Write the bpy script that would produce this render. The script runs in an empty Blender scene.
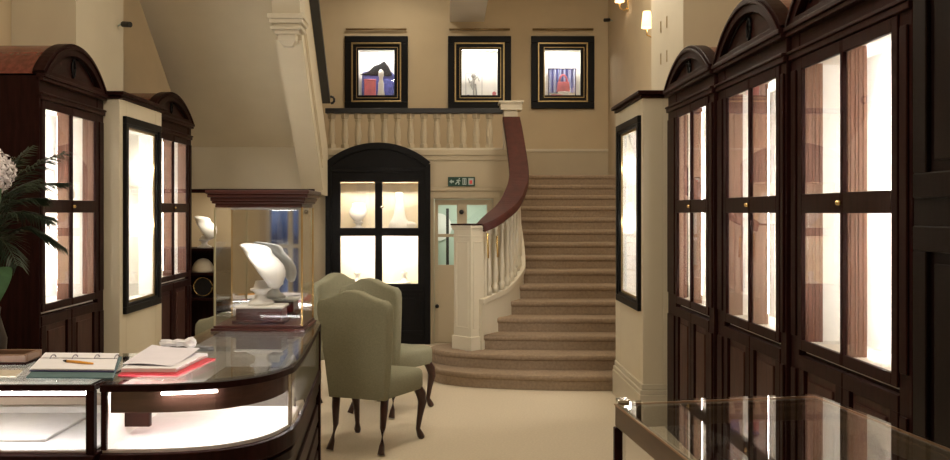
import bpy, bmesh, math, random
from mathutils import Vector, Matrix
random.seed(7)
C = bpy.context.scene.collection
PI = math.pi
F = 900.0; VX = 450.0; HY = 212.0; EYE = 1.65      # camera: focal in px, vanishing point, eye height
def wx(px, Y): return (px - VX) * Y / F
def wz(py, Y): return EYE + (HY - py) * Y / F

# ------------------------------------------------------------------ materials
def nodes(name):
    m = bpy.data.materials.new(name); m.use_nodes = True
    nt = m.node_tree
    return m, nt, nt.nodes['Principled BSDF']
def plain(name, col, rough=.6, noise=0.0, scale=8.0, bump=0.0, metal=0.0, spec=.5, stretch=(1, 1, 1), coat=0.0, bscale=None):
    m, nt, b = nodes(name)
    b.inputs['Base Color'].default_value = (*col, 1)
    b.inputs['Roughness'].default_value = rough
    b.inputs['Metallic'].default_value = metal
    b.inputs['Specular IOR Level'].default_value = spec
    b.inputs['Coat Weight'].default_value = coat
    if noise or bump:
        tc = nt.nodes.new('ShaderNodeTexCoord'); mp = nt.nodes.new('ShaderNodeMapping')
        mp.inputs['Scale'].default_value = stretch
        nt.links.new(tc.outputs['Object'], mp.inputs['Vector'])
        n = nt.nodes.new('ShaderNodeTexNoise'); n.inputs['Scale'].default_value = scale; n.inputs['Detail'].default_value = 5
        nt.links.new(mp.outputs['Vector'], n.inputs['Vector'])
        if noise:
            r = nt.nodes.new('ShaderNodeValToRGB')
            r.color_ramp.elements[0].position = .3; r.color_ramp.elements[1].position = .7
            r.color_ramp.elements[0].color = (*[c * (1 - noise) for c in col], 1)
            r.color_ramp.elements[1].color = (*[min(1, c * (1 + noise)) for c in col], 1)
            nt.links.new(n.outputs['Fac'], r.inputs['Fac']); nt.links.new(r.outputs['Color'], b.inputs['Base Color'])
        if bump:
            n2 = n
            if bscale:
                n2 = nt.nodes.new('ShaderNodeTexNoise'); n2.inputs['Scale'].default_value = bscale; n2.inputs['Detail'].default_value = 3
                nt.links.new(mp.outputs['Vector'], n2.inputs['Vector'])
            bp = nt.nodes.new('ShaderNodeBump'); bp.inputs['Strength'].default_value = bump; bp.inputs['Distance'].default_value = .01
            nt.links.new(n2.outputs['Fac'], bp.inputs['Height']); nt.links.new(bp.outputs['Normal'], b.inputs['Normal'])
    return m
def glow(name, col, s):
    m, nt, b = nodes(name)
    b.inputs['Base Color'].default_value = (*col, 1)
    b.inputs['Emission Color'].default_value = (*col, 1); b.inputs['Emission Strength'].default_value = s
    return m
def glassy(name, tint=(1, 1, 1), ior=1.45, mult=1.0, rough=0.0):
    # thin architectural glass: Fresnel mix of clear and mirror
    m = bpy.data.materials.new(name); m.use_nodes = True
    nt = m.node_tree; nt.nodes.clear()
    out = nt.nodes.new('ShaderNodeOutputMaterial'); mix = nt.nodes.new('ShaderNodeMixShader')
    tr = nt.nodes.new('ShaderNodeBsdfTransparent'); gl = nt.nodes.new('ShaderNodeBsdfGlossy'); fr = nt.nodes.new('ShaderNodeFresnel')
    tr.inputs['Color'].default_value = (*tint, 1); gl.inputs['Roughness'].default_value = rough
    gl.inputs['Color'].default_value = (mult, mult, mult, 1)
    geo = nt.nodes.new('ShaderNodeNewGeometry'); mth = nt.nodes.new('ShaderNodeMath'); mth.operation = 'MULTIPLY_ADD'
    mth.inputs[1].default_value = (1 / ior - ior); mth.inputs[2].default_value = ior      # same Fresnel from both sides
    nt.links.new(geo.outputs['Backfacing'], mth.inputs[0])
    nt.links.new(mth.outputs[0], fr.inputs['IOR'])
    fr.inputs['IOR'].default_value = ior
    nt.links.new(fr.outputs['Fac'], mix.inputs['Fac']); nt.links.new(tr.outputs[0], mix.inputs[1]); nt.links.new(gl.outputs[0], mix.inputs[2])
    nt.links.new(mix.outputs[0], out.inputs['Surface'])
    return m
M = {}
M['wall'] = plain('wall_paint', (.56, .45, .295), .75, .03, 3, .05, bscale=60)
M['cream'] = plain('cream_paint', (.66, .585, .44), .7, .03, 3, .04, bscale=60)
M['pale'] = plain('pale_panel_paint', (.50, .42, .295), .7, .03, 3)
M['white'] = plain('white_gloss_paint', (.60, .54, .42), .4, .02, 5)
M['floor'] = plain('cream_carpet', (.57, .485, .36), .95, .06, 60, .35, spec=.1, bscale=300)
M['carpet'] = plain('stair_carpet', (.30, .22, .15), .95, .12, 40, .5, spec=.1, bscale=260)
M['ceil'] = plain('ceiling_paint', (.72, .68, .58), .8, .02, 3)
M['beamwhite'] = plain('white_plaster', (.86, .84, .78), .8, .02, 3)
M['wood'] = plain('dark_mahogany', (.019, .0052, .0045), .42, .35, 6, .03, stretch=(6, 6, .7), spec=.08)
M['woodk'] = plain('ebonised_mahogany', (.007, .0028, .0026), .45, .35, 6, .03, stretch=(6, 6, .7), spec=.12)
M['canopy'] = plain('canopy_mahogany', (.062, .016, .0125), .3, .3, 6, .03, stretch=(1, 5, 5))
M['woodx'] = plain('dark_mahogany_horizontal', (.021, .006, .0052), .38, .35, 6, .03, stretch=(.7, 6, 6), spec=.11)
M['woodp'] = plain('panel_mahogany', (.050, .020, .0155), .42, .35, 6, .03, stretch=(6, 6, .7), spec=.15)
M['red'] = plain('lit_mahogany', (.14, .034, .024), .26, .3, 6, .03, stretch=(1, 5, 5), spec=.5)  # vault mahogany, its reddish highlights from the light put into the colour
M['inner'] = plain('inner_mahogany', (.165, .066, .038), .45, .25, 7, .05, stretch=(8, 8, .5))
M['rail'] = plain('handrail_mahogany', (.058, .0145, .0105), .5, .25, 5, .02, stretch=(3, 1, 3), spec=.25)
M['black'] = plain('black_lacquer', (.0045, .0042, .005), .45, .2, 5, spec=.16)
M['gold'] = plain('gilt_moulding', (.42, .30, .14), .35, .1, 20, metal=.8)
M['oldbrass'] = plain('old_brass', (.35, .25, .13), .4, .1, 20, metal=.9)
M['brass'] = plain('brass', (.75, .55, .25), .25, .05, 20, metal=1)
M['chrome'] = plain('chrome', (.8, .78, .74), .15, .02, 20, metal=1)
M['lining'] = plain('white_lining', (.88, .86, .80), .6, .02, 10)
M['cloth'] = plain('white_cloth', (.85, .82, .80), .8, .03, 20)
M['bust'] = plain('white_leatherette', (.88, .86, .82), .5, .02, 10)
M['fabric'] = plain('sage_fabric', (.29, .28, .195), .9, .08, 90, .4, spec=.15, bscale=220)
M['leg'] = plain('chair_leg_mahogany', (.045, .016, .012), .28, .3, 8, stretch=(4, 4, .8))
M['glass'] = glassy('clear_glass')
M['topglass'] = glassy('counter_glass', (.93, .95, .94), 1.5)
M['mirror'] = plain('mirror', (.82, .84, .84), .03, .01, 3, metal=1)
M['lamp'] = glow('cabinet_lamp', (1.0, .94, .87), 190)
M['lamp_v'] = glow('vitrine_lamp', (1.0, .95, .88), 240)
M['lamp_u'] = glow('cupboard_upper_lamp', (1.0, .90, .76), 100)
M['lamp_a'] = glow('cupboard_lamp', (1.0, .93, .82), 170)
M['lamp_n'] = glow('niche_lamp', (1.0, .96, .90), 120)
M['tube'] = glow('counter_tube', (1.0, .93, .90), 45)
M['bulb'] = glow('halogen_bulb', (1.0, .93, .80), 45)
M['shade'] = glow('lit_lampshade', (1.0, .66, .34), 2.2)
M['paper'] = plain('paper', (.88, .86, .90), .7, .03, 12)
M['ink'] = plain('grey_ink', (.35, .33, .40), .7, .1, 12)
M['redfold'] = plain('red_card', (.62, .045, .07), .5, .05, 10)
M['teal'] = plain('teal_blotter', (.09, .16, .17), .6, .1, 14)
M['navy'] = plain('navy_card', (.03, .03, .10), .6, .1, 14)
M['orange'] = plain('orange_barrel', (.78, .36, .04), .4, .05, 10)
M['jet'] = plain('black_plastic', (.012, .012, .014), .4, .1, 10)
M['bluebag'] = plain('blue_leather', (.10, .12, .42), .45, .35, 14)
M['pink'] = plain('pink_leather', (.80, .22, .27), .5, .12, 12)
M['grey'] = plain('grey_cloth', (.35, .34, .33), .8, .1, 14)
M['frond'] = plain('palm_green', (.016, .030, .013), .5, .35, 20)
M['leaf'] = plain('leaf_green', (.06, .16, .06), .5, .25, 16)
M['petal'] = plain('white_petals', (.72, .66, .66), .7, .1, 30)
M['pot'] = plain('terracotta_glaze', (.10, .07, .05), .4, .15, 8)
M['mint'] = plain('mint_paint', (.52, .62, .52), .7, .03, 4)
M['green'] = plain('sign_green', (.006, .045, .030), .4, .05, 10)
M['signwhite'] = plain('sign_white', (.42, .50, .48), .5, .02, 10)
M['signred'] = plain('sign_red', (.75, .10, .10), .5, .02, 10)
M['vase'] = plain('vase_ceramic', (.035, .025, .02), .35, .1, 8)

# ------------------------------------------------------------------ mesh builder
class MB:
    def __init__(s): s.b = bmesh.new()
    def face(s, vs):
        try: return s.b.faces.new(vs)
        except ValueError: return None
    def box(s, x0, x1, y0, y1, z0, z1, mat=None):
        v = [s.b.verts.new((x, y, z)) for z in (z0, z1) for x, y in ((x0, y0), (x1, y0), (x1, y1), (x0, y1))]
        if mat is not None:
            for q in v: q.co = mat @ q.co
        for f in ((3, 2, 1, 0), (4, 5, 6, 7), (0, 1, 5, 4), (1, 2, 6, 5), (2, 3, 7, 6), (3, 0, 4, 7)): s.face([v[i] for i in f])
        return s
    def prism(s, pts, axis, a0, a1):
        def P(p, a): return {'x': (a, p[0], p[1]), 'y': (p[0], a, p[1]), 'z': (p[0], p[1], a)}[axis]
        A = [s.b.verts.new(P(p, a0)) for p in pts]; B = [s.b.verts.new(P(p, a1)) for p in pts]
        n = len(pts); s.face(A[::-1]); s.face(B)
        for i in range(n): s.face([A[i], A[(i + 1) % n], B[(i + 1) % n], B[i]])
        return s
    def rings(s, rs, cap=True, closed=False):
        R = [[s.b.verts.new(p) for p in r] for r in rs]; n = len(R[0])
        pr = list(zip(R, R[1:])) + ([(R[-1], R[0])] if closed else [])
        for a, b in pr:
            for i in range(n): s.face([a[i], a[(i + 1) % n], b[(i + 1) % n], b[i]])
        if cap and not closed: s.face(R[0][::-1]); s.face(R[-1])
        return s
    def frames(s, path):
        P = [Vector(p) for p in path]; out = []
        for i, p in enumerate(P):
            t = (P[min(i + 1, len(P) - 1)] - P[max(i - 1, 0)]).normalized()
            up = Vector((0, 0, 1)) if abs(t.z) < .95 else Vector((0, 1, 0))
            a = t.cross(up).normalized(); out.append((p, a, a.cross(t).normalized()))
        return out
    def tube(s, path, rad, n=8):
        if not hasattr(rad, '__len__'): rad = [rad] * len(path)
        rs = []
        for (p, a, b), r in zip(s.frames(path), rad):
            rs.append([p + a * (r * math.cos(2 * PI * k / n)) + b * (r * math.sin(2 * PI * k / n)) for k in range(n)])
        return s.rings(rs)
    def sweep(s, path, prof):      # prof: (sideways, upward) pairs
        return s.rings([[p + a * u + b * v for u, v in prof] for p, a, b in s.frames(path)])
    def lathe(s, prof, c=(0, 0, 0), n=20, sx=1, sy=1):
        return s.rings([[(c[0] + r * sx * math.cos(2 * PI * k / n), c[1] + r * sy * math.sin(2 * PI * k / n), c[2] + z) for k in range(n)] for r, z in prof])
    def ball(s, c, r, n=12, m=8, sc=(1, 1, 1)):
        return s.rings([[(c[0] + sc[0] * r * math.sin(PI * j / m) * math.cos(2 * PI * k / n), c[1] + sc[1] * r * math.sin(PI * j / m) * math.sin(2 * PI * k / n), c[2] - sc[2] * r * math.cos(PI * j / m)) for k in range(n)]
                        for j in [.02] + list(range(1, m)) + [m - .02]])
    def frame(s, u0, u1, v0, v1, t, axis, a0, a1):     # rectangular picture-frame ring
        def bx(a, b, c, d):
            if axis == 'y': s.box(a, b, a0, a1, c, d)
            elif axis == 'x': s.box(a0, a1, a, b, c, d)
            else: s.box(a, b, c, d, a0, a1)
        bx(u0, u1, v0, v0 + t); bx(u0, u1, v1 - t, v1); bx(u0, u0 + t, v0 + t, v1 - t); bx(u1 - t, u1, v0 + t, v1 - t)
        return s
def obj(name, mb, mat, parent=None, bevel=0, seg=2, smooth=False, sub=0):
    bmesh.ops.recalc_face_normals(mb.b, faces=mb.b.faces[:])
    me = bpy.data.meshes.new(name); mb.b.to_mesh(me); mb.b.free()
    o = bpy.data.objects.new(name, me); C.objects.link(o)
    me.materials.append(M[mat] if isinstance(mat, str) else mat)
    if parent is not None: o.parent = parent
    if bevel:
        bv = o.modifiers.new('edge', 'BEVEL'); bv.width = bevel; bv.segments = seg; bv.limit_method = 'ANGLE'; bv.angle_limit = math.radians(40)
    if sub:
        sb = o.modifiers.new('smooth', 'SUBSURF'); sb.levels = sub; sb.render_levels = sub
    if smooth:
        me.shade_smooth()
        if bevel and not sub: pass
    return o
def tag(o, label, cat, group=None):
    o['label'] = label; o['category'] = cat
    if group: o['group'] = group
    return o
def thing(name, label, cat, loc=(0, 0, 0), rz=0, group=None):
    o = bpy.data.objects.new(name, None); C.objects.link(o)
    o.empty_display_size = .1; o.location = loc; o.rotation_euler = (0, 0, rz)
    return tag(o, label, cat, group)
def struct(name, mb, mat, bevel=0, parent=None, smooth=False):
    o = obj(name, mb, mat, parent, bevel, smooth=smooth)
    if parent is None: o['kind'] = 'structure'
    return o
def dup(root, loc, rz, label, group=None):
    r = root.copy(); C.objects.link(r); r.location = loc; r.rotation_euler = (0, 0, rz); r['label'] = label
    if group: r['group'] = group
    for ch in root.children:
        c = ch.copy(); C.objects.link(c); c.parent = r
        for g in ch.children:
            d = g.copy(); C.objects.link(d); d.parent = c
    return r
def wall_cells(mb, axis, a0, a1, u0, u1, v0, v1, holes):
    us = sorted({u0, u1, *[h[0] for h in holes], *[h[1] for h in holes]}); vs = sorted({v0, v1, *[h[2] for h in holes], *[h[3] for h in holes]})
    for i in range(len(us) - 1):
        j = 0
        while j < len(vs) - 1:
            def hole(jj):
                cu, cv = (us[i] + us[i + 1]) / 2, (vs[jj] + vs[jj + 1]) / 2
                return any(h[0] < cu < h[1] and h[2] < cv < h[3] for h in holes)
            if hole(j): j += 1; continue
            k = j
            while k + 1 < len(vs) - 1 and not hole(k + 1): k += 1
            if axis == 'y': mb.box(us[i], us[i + 1], a0, a1, vs[j], vs[k + 1])
            else: mb.box(a0, a1, us[i], us[i + 1], vs[j], vs[k + 1])
            j = k + 1
    return mb
def lerp(tab, t):
    if t <= tab[0][0]: return tab[0][1]
    for (a, b), (c, d) in zip(tab, tab[1:]):
        if t <= c: return b + (d - b) * (t - a) / (c - a)
    return tab[-1][1]
def spline(pts, n=6):
    out = []
    P = [Vector(p) for p in pts]
    for i in range(len(P) - 1):
        p0, p1, p2, p3 = P[max(i - 1, 0)], P[i], P[i + 1], P[min(i + 2, len(P) - 1)]
        for k in range(n):
            t = k / n
            out.append(.5 * ((2 * p1) + (p2 - p0) * t + (2 * p0 - 5 * p1 + 4 * p2 - p3) * t * t + (3 * p1 - p0 - 3 * p2 + p3) * t ** 3))
    out.append(P[-1]); return out

# ------------------------------------------------------------------ room shell
XL, XR, YB, YF, ZC = -3.46, 2.39, 13.6, -1.6, 5.2
struct('floor', MB().box(XL - .2, XR + .2, YF - .2, YB + .2, -.1, 0), 'floor')
struct('ceiling', MB().box(XL - .2, XR + .2, YF - .2, YB + .2, ZC, ZC + .1), 'ceil')
struct('wall_left', MB().box(XL - .15, XL, YF, YB, 0, ZC), 'wall')
struct('wall_right', MB().box(XR, XR + .15, YF, YB, 0, ZC), 'wall')
NI = [(357, 397.5, 48, 98, 345, 408), (460, 500.5, 48.5, 98, 448, 511), (544, 583.5, 48, 97.5, 531, 594)]   # back wall niches
holes = [(wx(a, YB), wx(b, YB), wz(d, YB), wz(c, YB)) for a, b, c, d, e, f in NI]
struct('wall_back', wall_cells(MB(), 'y', YB, YB + .32, XL - .15, XR + .15, 0, ZC, holes), 'wall')
struct('trim_dado', MB().box(.9, XR, YB - .02, YB, 2.56, 2.60), 'white', .004)
struct('wall_dado', MB().box(.9, XR, YB - .008, YB, 2.15, 2.56), 'pale')
struct('wall_front', wall_cells(MB(), 'y', YF - .15, YF, XL - .15, XR + .15, 0, ZC, [(-2.55, -2.05, .25, 2.6)]), 'wall')
w = struct('window_1', MB().frame(-2.55, -2.05, .25, 2.6, .05, 'y', YF - .1, YF + .03).box(-2.25, -2.19, YF - .08, YF + .02, .30, 2.55).box(-2.5, -2.1, YF - .08, YF + .02, 1.15, 1.2), 'white', .005)
obj('pane', MB().box(-2.5, -2.1, YF - .05, YF - .044, .30, 2.55), 'glass', w)
# chimney breasts and piers
struct('wall_chimney_left', MB().box(XL, -2.95, 7.10, 8.13, 2.55, ZC), 'cream')
struct('wall_chimney_right', MB().box(1.835, XR, 7.08, 8.20, 2.55, ZC), 'cream')
PZ = 2.545
def pier(name, xf, xb, y0, y1, fy0, fy1, fz0, fz1):
    # xf = face towards the aisle, recess cut into that face
    sg = 1 if xb > xf else -1; d = .16
    mb = MB()
    lo, hi = sorted((xf, xf + sg * d)); wall_cells(mb, 'x', lo, hi, y0, y1, 0, PZ, [(fy0, fy1, fz0, fz1)])
    lo, hi = sorted((xf + sg * d, xb)); mb.box(lo, hi, y0, y1, 0, PZ)
    return struct(name, mb, 'cream', .004)
LP = dict(xf=-2.605, y0=7.10, y1=8.13, fy0=7.24, fy1=7.96, fz0=.91, fz1=2.34)
RP = dict(xf=1.512, y0=7.06, y1=8.22, fy0=7.19, fy1=7.98, fz0=.94, fz1=2.34)
pier('wall_pier_left', xb=XL, **LP); pier('wall_pier_right', xb=XR, **RP)
def cornice(name, xf, xb, y0, y1):
    mb = MB(); sg = 1 if xb > xf else -1
    for o_, z0, z1 in ((.02, PZ, PZ + .025), (.045, PZ + .025, PZ + .055)):
        lo, hi = sorted((xf - sg * o_, xb)); mb.box(lo, hi, y0 - o_, y1 + o_, z0, z1)
    return struct(name, mb, 'wood', .005)
cornice('trim_pier_left', -2.605, XL, 7.10, 8.13); cornice('trim_pier_right', 1.512, XR, 7.06, 8.16)
def skirting(name, xf, xb, y0, y1):
    mb = MB(); sg = 1 if xb > xf else -1
    for o_, z0, z1 in ((.03, 0, .22), (.024, .22, .255), (.012, .255, .30)):
        lo, hi = sorted((xf - sg * o_, xb)); mb.box(lo, hi, y0 - o_, y1, z0, z1)
    return struct(name, mb, 'white', .006)
skirting('baseboard_right', 1.512, XR, 7.06, 8.21); skirting('baseboard_left', -2.605, XL, 7.10, 8.13)
# gallery front wall (Y=11.3) with openings for the arched cabinet and the door
YG = 11.3
gx0, gx1 = wx(312, YG), .80
AC = dict(x0=wx(328, YG), x1=wx(429, YG))
dr = (wx(434, YG), wx(493, YG), 0, wz(199, YG))
struct('wall_gallery', wall_cells(MB(), 'y', YG, YG + .14, gx0, gx1, 0, 2.42, [(AC['x0'] + .1, AC['x1'] - .1, 0, 2.16), dr]), 'pale')
struct('trim_gallery', MB().box(gx0, gx1, YG - .03, YG, 2.36, 2.43).box(gx0, gx1, YG - .015, YG, 2.30, 2.36), 'pale', .005)
struct('floor_gallery', MB().box(XL, .80, YG + .14, YB, 2.02, 2.15), 'carpet')
struct('wall_alcove', MB().box(XL, gx0, 11.5, 11.62, 0, 2.02).box(gx0 - .08, gx0, YG + .14, 11.5, 0, 2.02), 'wall')
struct('trim_door', MB().frame(dr[0] - .09, dr[1] + .09, -.1, dr[3] + .1, .09, 'y', YG - .03, YG).box(dr[0] - .12, dr[1] + .12, YG - .05, YG, dr[3] + .1, dr[3] + .14), 'pale', .005)
struct('wall_passage', MB().box(dr[0] - .06, dr[1] + .12, 13.0, 13.1, 0, 2.0).box(dr[0] - .06, dr[0] - .01, YG + .14, 13.1, 0, 2.0).box(dr[1] + .12, dr[1] + .17, YG + .14, 13.1, 0, 2.0), 'mint')
struct('ceiling_beam', MB().box(wx(450, YB), wx(484, YB), 8.5, YB, wz(22, YB), ZC), 'beamwhite', .004)
# upper stair flight over the left side
def zs(Y): return 1.90 + .6 * (10.4 - Y)          # underside of the string
def zh(Y): return 2.94 + .56 * (10.4 - Y)
def xs(Y): return -1.48 + .055 * (10.4 - Y)
Ye = 8.2; TW = .23
def skew(mb):      # the flight swings slightly outwards as it climbs
    for v in mb.b.verts: v.co.x += xs(v.co.y)
    return mb
struct('wall_upper_stair', skew(MB().prism([(10.4, zs(10.4) + .5), (10.4, zs(10.4) + .75), (Ye - .2, zs(Ye - .2) + .75), (Ye - .2, zs(Ye - .2) + .5)], 'x', -1.52, -TW)), 'cream')
struct('wall_bulkhead', MB().box(XL, xs(10.4) - TW, 10.4, 10.5, 1.90, 2.6), 'cream')
struct('trim_bulkhead', MB().box(-3.05, xs(10.4) - .08, 10.37, 10.4, 1.87, 1.915), 'wood', .004)
struct('wall_parapet', skew(MB().prism([(11.29, zs(11.29) + .5), (11.29, zh(11.29) - .03), (Ye, zh(Ye) - .03), (Ye, zs(Ye)), (10.4, zs(10.4)), (10.4, zs(10.4) - .05), (11.29, zs(10.4) - .05)], 'x', -TW, 0)), 'cream')
mb = MB()
for off, h in ((.0, .05), (.26, .02), (.36, .03)):
    mb.prism([(10.4, zs(10.4) + off), (10.4, zs(10.4) + off + h), (Ye, zs(Ye) + off + h), (Ye, zs(Ye) + off)], 'x', 0, .014)
struct('trim_parapet', skew(mb), 'cream', .003)
# pendant newel drop
yp = 8.17
def pz(py): return wz(py, yp)
mb = MB(); xc = wx(288.5, yp)
def sq(hw, za, zb): mb.box(xc - hw, xc + hw, yp - hw, yp + hw, za, zb)
sq(.13, pz(17), ZC); sq(.165, pz(22), pz(17)); sq(.15, pz(26), pz(22)); sq(.125, pz(29), pz(26)); sq(.14, pz(32), pz(29)); sq(.11, pz(36), pz(32))
mb.rings([[(xc + a * r, yp + b * r, pz(z)) for a, b in ((-1, -1), (1, -1), (1, 1), (-1, 1))] for r, z in ((.085, 36), (.08, 42), (.04, 47))])
tag(obj('pendant_newel', mb, 'white', bevel=.006), 'white moulded newel drop hanging at the edge of the upper stair', 'stair post')
path = [(xs(Y) + .05, Y, zh(Y)) for Y in (10.42, 9.8, 9.2, 8.36)]
t = thing('upper_handrail', 'thin black handrail climbing the upper stair parapet', 'handrail', (0, 0, 0))
obj('rail', MB().sweep(path, [(-.045, -.028), (.045, -.028), (.045, .04), (.025, .06), (-.025, .06), (-.045, .04)]), 'jet', t)
obj('scroll', MB().tube([(xs(10.4) + .10 + .04 * math.sin(a), 10.43, zh(10.42) + .02 + .04 * math.cos(a)) for a in [i * PI / 5 - 1.2 for i in range(8)]], .014), 'jet', t, smooth=True)

# ------------------------------------------------------------------ staircase
RS, TR, Y1 = .1435, .28, 8.27
LT = [(8.83, .216), (9.11, .385), (9.39, .574), (9.67, .70), (9.95, .77), (10.65, .785), (11.4, .775), (13.6, .775)]
st = thing('staircase', 'broad carpeted staircase rising between curved white balustrade and right wall', 'staircase', (1.2, 8.3, 0))
so = Vector((1.2, 8.3, 0))
def local(mb):
    for v in mb.b.verts: v.co -= so
    return mb
XW = XR - .01
bull = {1: [(XW, 8.27), (1.3, 8.275), (.75, 8.32), (.3, 8.41), (0, 8.55), (-.17, 8.75), (-.24, 8.98), (-.19, 9.2), (-.02, 9.36)],
        2: [(XW, 8.55), (1.3, 8.555), (.75, 8.58), (.35, 8.64), (.05, 8.76), (-.13, 8.92), (-.20, 9.08), (-.15, 9.24), (0, 9.36)]}
def step_mb(k):
    z0, z1 = (k - 1) * RS + .002, k * RS
    if k in bull:
        c = [tuple(p) for p in spline([(x, y, 0) for x, y in bull[k]], 5)]
        fr = [(p[0], p[1]) for p in c]; back = [(.3, 9.36), (XW, 9.36)] if k == 1 else [(.3, 9.36), (XW, 9.36)]
    else:
        y = Y1 + TR * (k - 1); bow = .10 if k == 3 else .05 if k == 4 else .02 if k == 5 else 0
        fr = []
        for i in range(9):
            f = i / 8; x0 = lerp(LT, y + bow) + .0; x = XW + (x0 - XW) * f
            fr.append((x, y + bow * f * f))
        yb = y + TR + (.12 if k < 15 else YB - y - TR - .01)
        ys = [y + .1, yb]
        back = [(lerp(LT, yy), yy) for yy in ys] + [(XW, yb)]
    pts = fr + back
    mb = MB(); n = len(fr)
    # carpet rolls over a rounded nosing: riser set back 20 mm
    def off(d):
        o = []
        for i, p in enumerate(fr):
            a, b = Vector(fr[max(i - 1, 0)]), Vector(fr[min(i + 1, n - 1)]); t = (b - a).normalized(); nn = Vector((-t.y, t.x))   # inward-left of travel
            q = Vector(p) - nn * d; 
            if i == 0: q.x = p[0]
            o.append((q.x, q.y))
        return o
    def ring(d, z): return [(x, y, z) for x, y in off(d)] + [(x, y, z) for x, y in back]
    s_ = 1
    mb.rings([ring(.018, z0), ring(.016, z1 - .058), ring(.003, z1 - .045), ring(0, z1 - .025), ring(.004, z1 - .008), ring(.018, z1)])
    return local(mb)
for k in range(1, 16): obj('step', step_mb(k), 'carpet', st, smooth=False)
def nz(Y): return RS + (RS / TR) * (Y - Y1)
sp = spline([(x, y, 0) for y, x in [(8.92, .28), (9.11, .395), (9.39, .574), (9.67, .70), (9.95, .77), (10.65, .785), (11.2, .776)]], 5)
def wallstrip(mb, path, half, zlo, zhi):
    rs = []
    for i, p in enumerate(path):
        t = (path[min(i + 1, len(path) - 1)] - path[max(i - 1, 0)]).normalized(); a = Vector((t.y, -t.x, 0))
        l, r = p - a * half, p + a * half
        rs.append([(l.x, l.y, zlo(p.y)), (r.x, r.y, zlo(p.y)), (r.x, r.y, zhi(p.y)), (l.x, l.y, zhi(p.y))])
    return mb.rings(rs)
def ztop(Y): return lerp([(8.9, .76), (9.3, .83), (9.9, 1.04), (10.2, 1.22), (11.3, 1.80)], Y)
obj('string_panel', local(wallstrip(MB(), sp, .045, lambda y: 0, ztop)), 'white', st)
obj('string_moulding', local(wallstrip(MB(), sp, .065, lambda y: ztop(y) - .03, lambda y: ztop(y) + .025)), 'white', st, .006)
# handrail: wide mahogany sweep
RP_ = [(8.97, 480, 227.5), (9.02, 487, 223.5), (9.12, 496, 216.5), (9.32, 507, 207), (9.6, 514.5, 194), (10.0, 519, 177), (10.65, 516, 147), (11.2, 511.3, 119)]
rp = spline([(wx(px, Y), Y, wz(py, Y)) for Y, px, py in RP_], 6)
rs = []
for i, p in enumerate(rp):
    t = (rp[min(i + 1, len(rp) - 1)] - rp[max(i - 1, 0)]).normalized(); a = Vector((t.y, -t.x, 0)).normalized(); b = a.cross(t); b = b if b.z > 0 else -b
    hw = .11 if i > 8 else .07 + .04 * i / 8
    rs.append([p + a * u * hw + b * v for u, v in ((-1, -.03), (-.96, -.045), (.96, -.045), (1, -.03), (1, .02), (.93, .035), (-.93, .035), (-1, .02))])
obj('handrail', local(MB().rings(rs)), 'rail', st)
# newel post, turned 45 degrees
R45 = Matrix.Translation((wx(470.5, 9.0), 9.0, 0)) @ Matrix.Rotation(PI / 4, 4, 'Z')
mb = MB()
for hw, za, zb in ((.118, 0.28, 1.47), (.132, .28, .42), (.13, 1.47, 1.49), (.122, 1.40, 1.42)): mb.box(-hw, hw, -hw, hw, za, zb, R45)
for fx in (-1, 1):
    for ax in ('x', 'y'):
        e0, e1 = sorted((fx * .118, fx * .124))
        for u0, u1, v0, v1 in ((-.085, .085, .5, .515), (-.085, .085, 1.345, 1.36), (-.085, -.07, .515, 1.345), (.07, .085, .515, 1.345)):
            if ax == 'x': mb.box(e0, e1, u0, u1, v0, v1, R45)
            else: mb.box(u0, u1, e0, e1, v0, v1, R45)
nw = obj('newel_post', local(mb), 'white', st, .004)
obj('newel_cap', local(MB().box(-.14, .14, -.14, .14, 1.49, 1.518, R45)), 'white', nw, .005)
obj('cap_slab', local(MB().box(-.143, .143, -.143, .143, 1.518, 1.533, R45)), 'wood', nw, .003)
# balusters under the curved rail
def prof_baluster(h, r=.03):
    return [(r * 1.05, 0), (r * 1.05, h * .1), (r * .6, h * .12), (r * .9, h * .16), (r * 1.0, h * .25), (r * .8, h * .4), (r * .55, h * .6), (r * .5, h * .78), (r * .85, h * .8), (r * .6, h * .83), (r * .95, h * .88), (r * .95, h)]
rail_z = [(p.y, p.z) for p in rp]; rail_x = [(p.y, p.x) for p in rp]
L = 0; last = sp[0]; nxt = .12
for i in range(1, len(sp)):
    L += (sp[i] - last).length; last = sp[i]
    if L >= nxt:
        nxt += .135; p = sp[i]; z0 = ztop(p.y) + .02; z1 = lerp(rail_z, p.y) - .04
        dx = lerp(rail_x, p.y) - p.x
        b = MB().lathe(prof_baluster(z1 - z0), (p.x + dx * .5, p.y, z0), 10)
        obj('baluster', local(b), 'white', st, smooth=True)
for px, Y, pa, pb in ((488.0, 8.99, 258, 233), (497.5, 9.1, 257, 236)):
    obj('glint_rod', local(MB().tube([(wx(px, Y), Y - .06, wz(pa, Y)), (wx(px - 1, Y), Y - .06, wz(pb, Y))], .011)), 'brass', st, smooth=True)  # rods shaped as the orange lamp glints on the balusters
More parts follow.
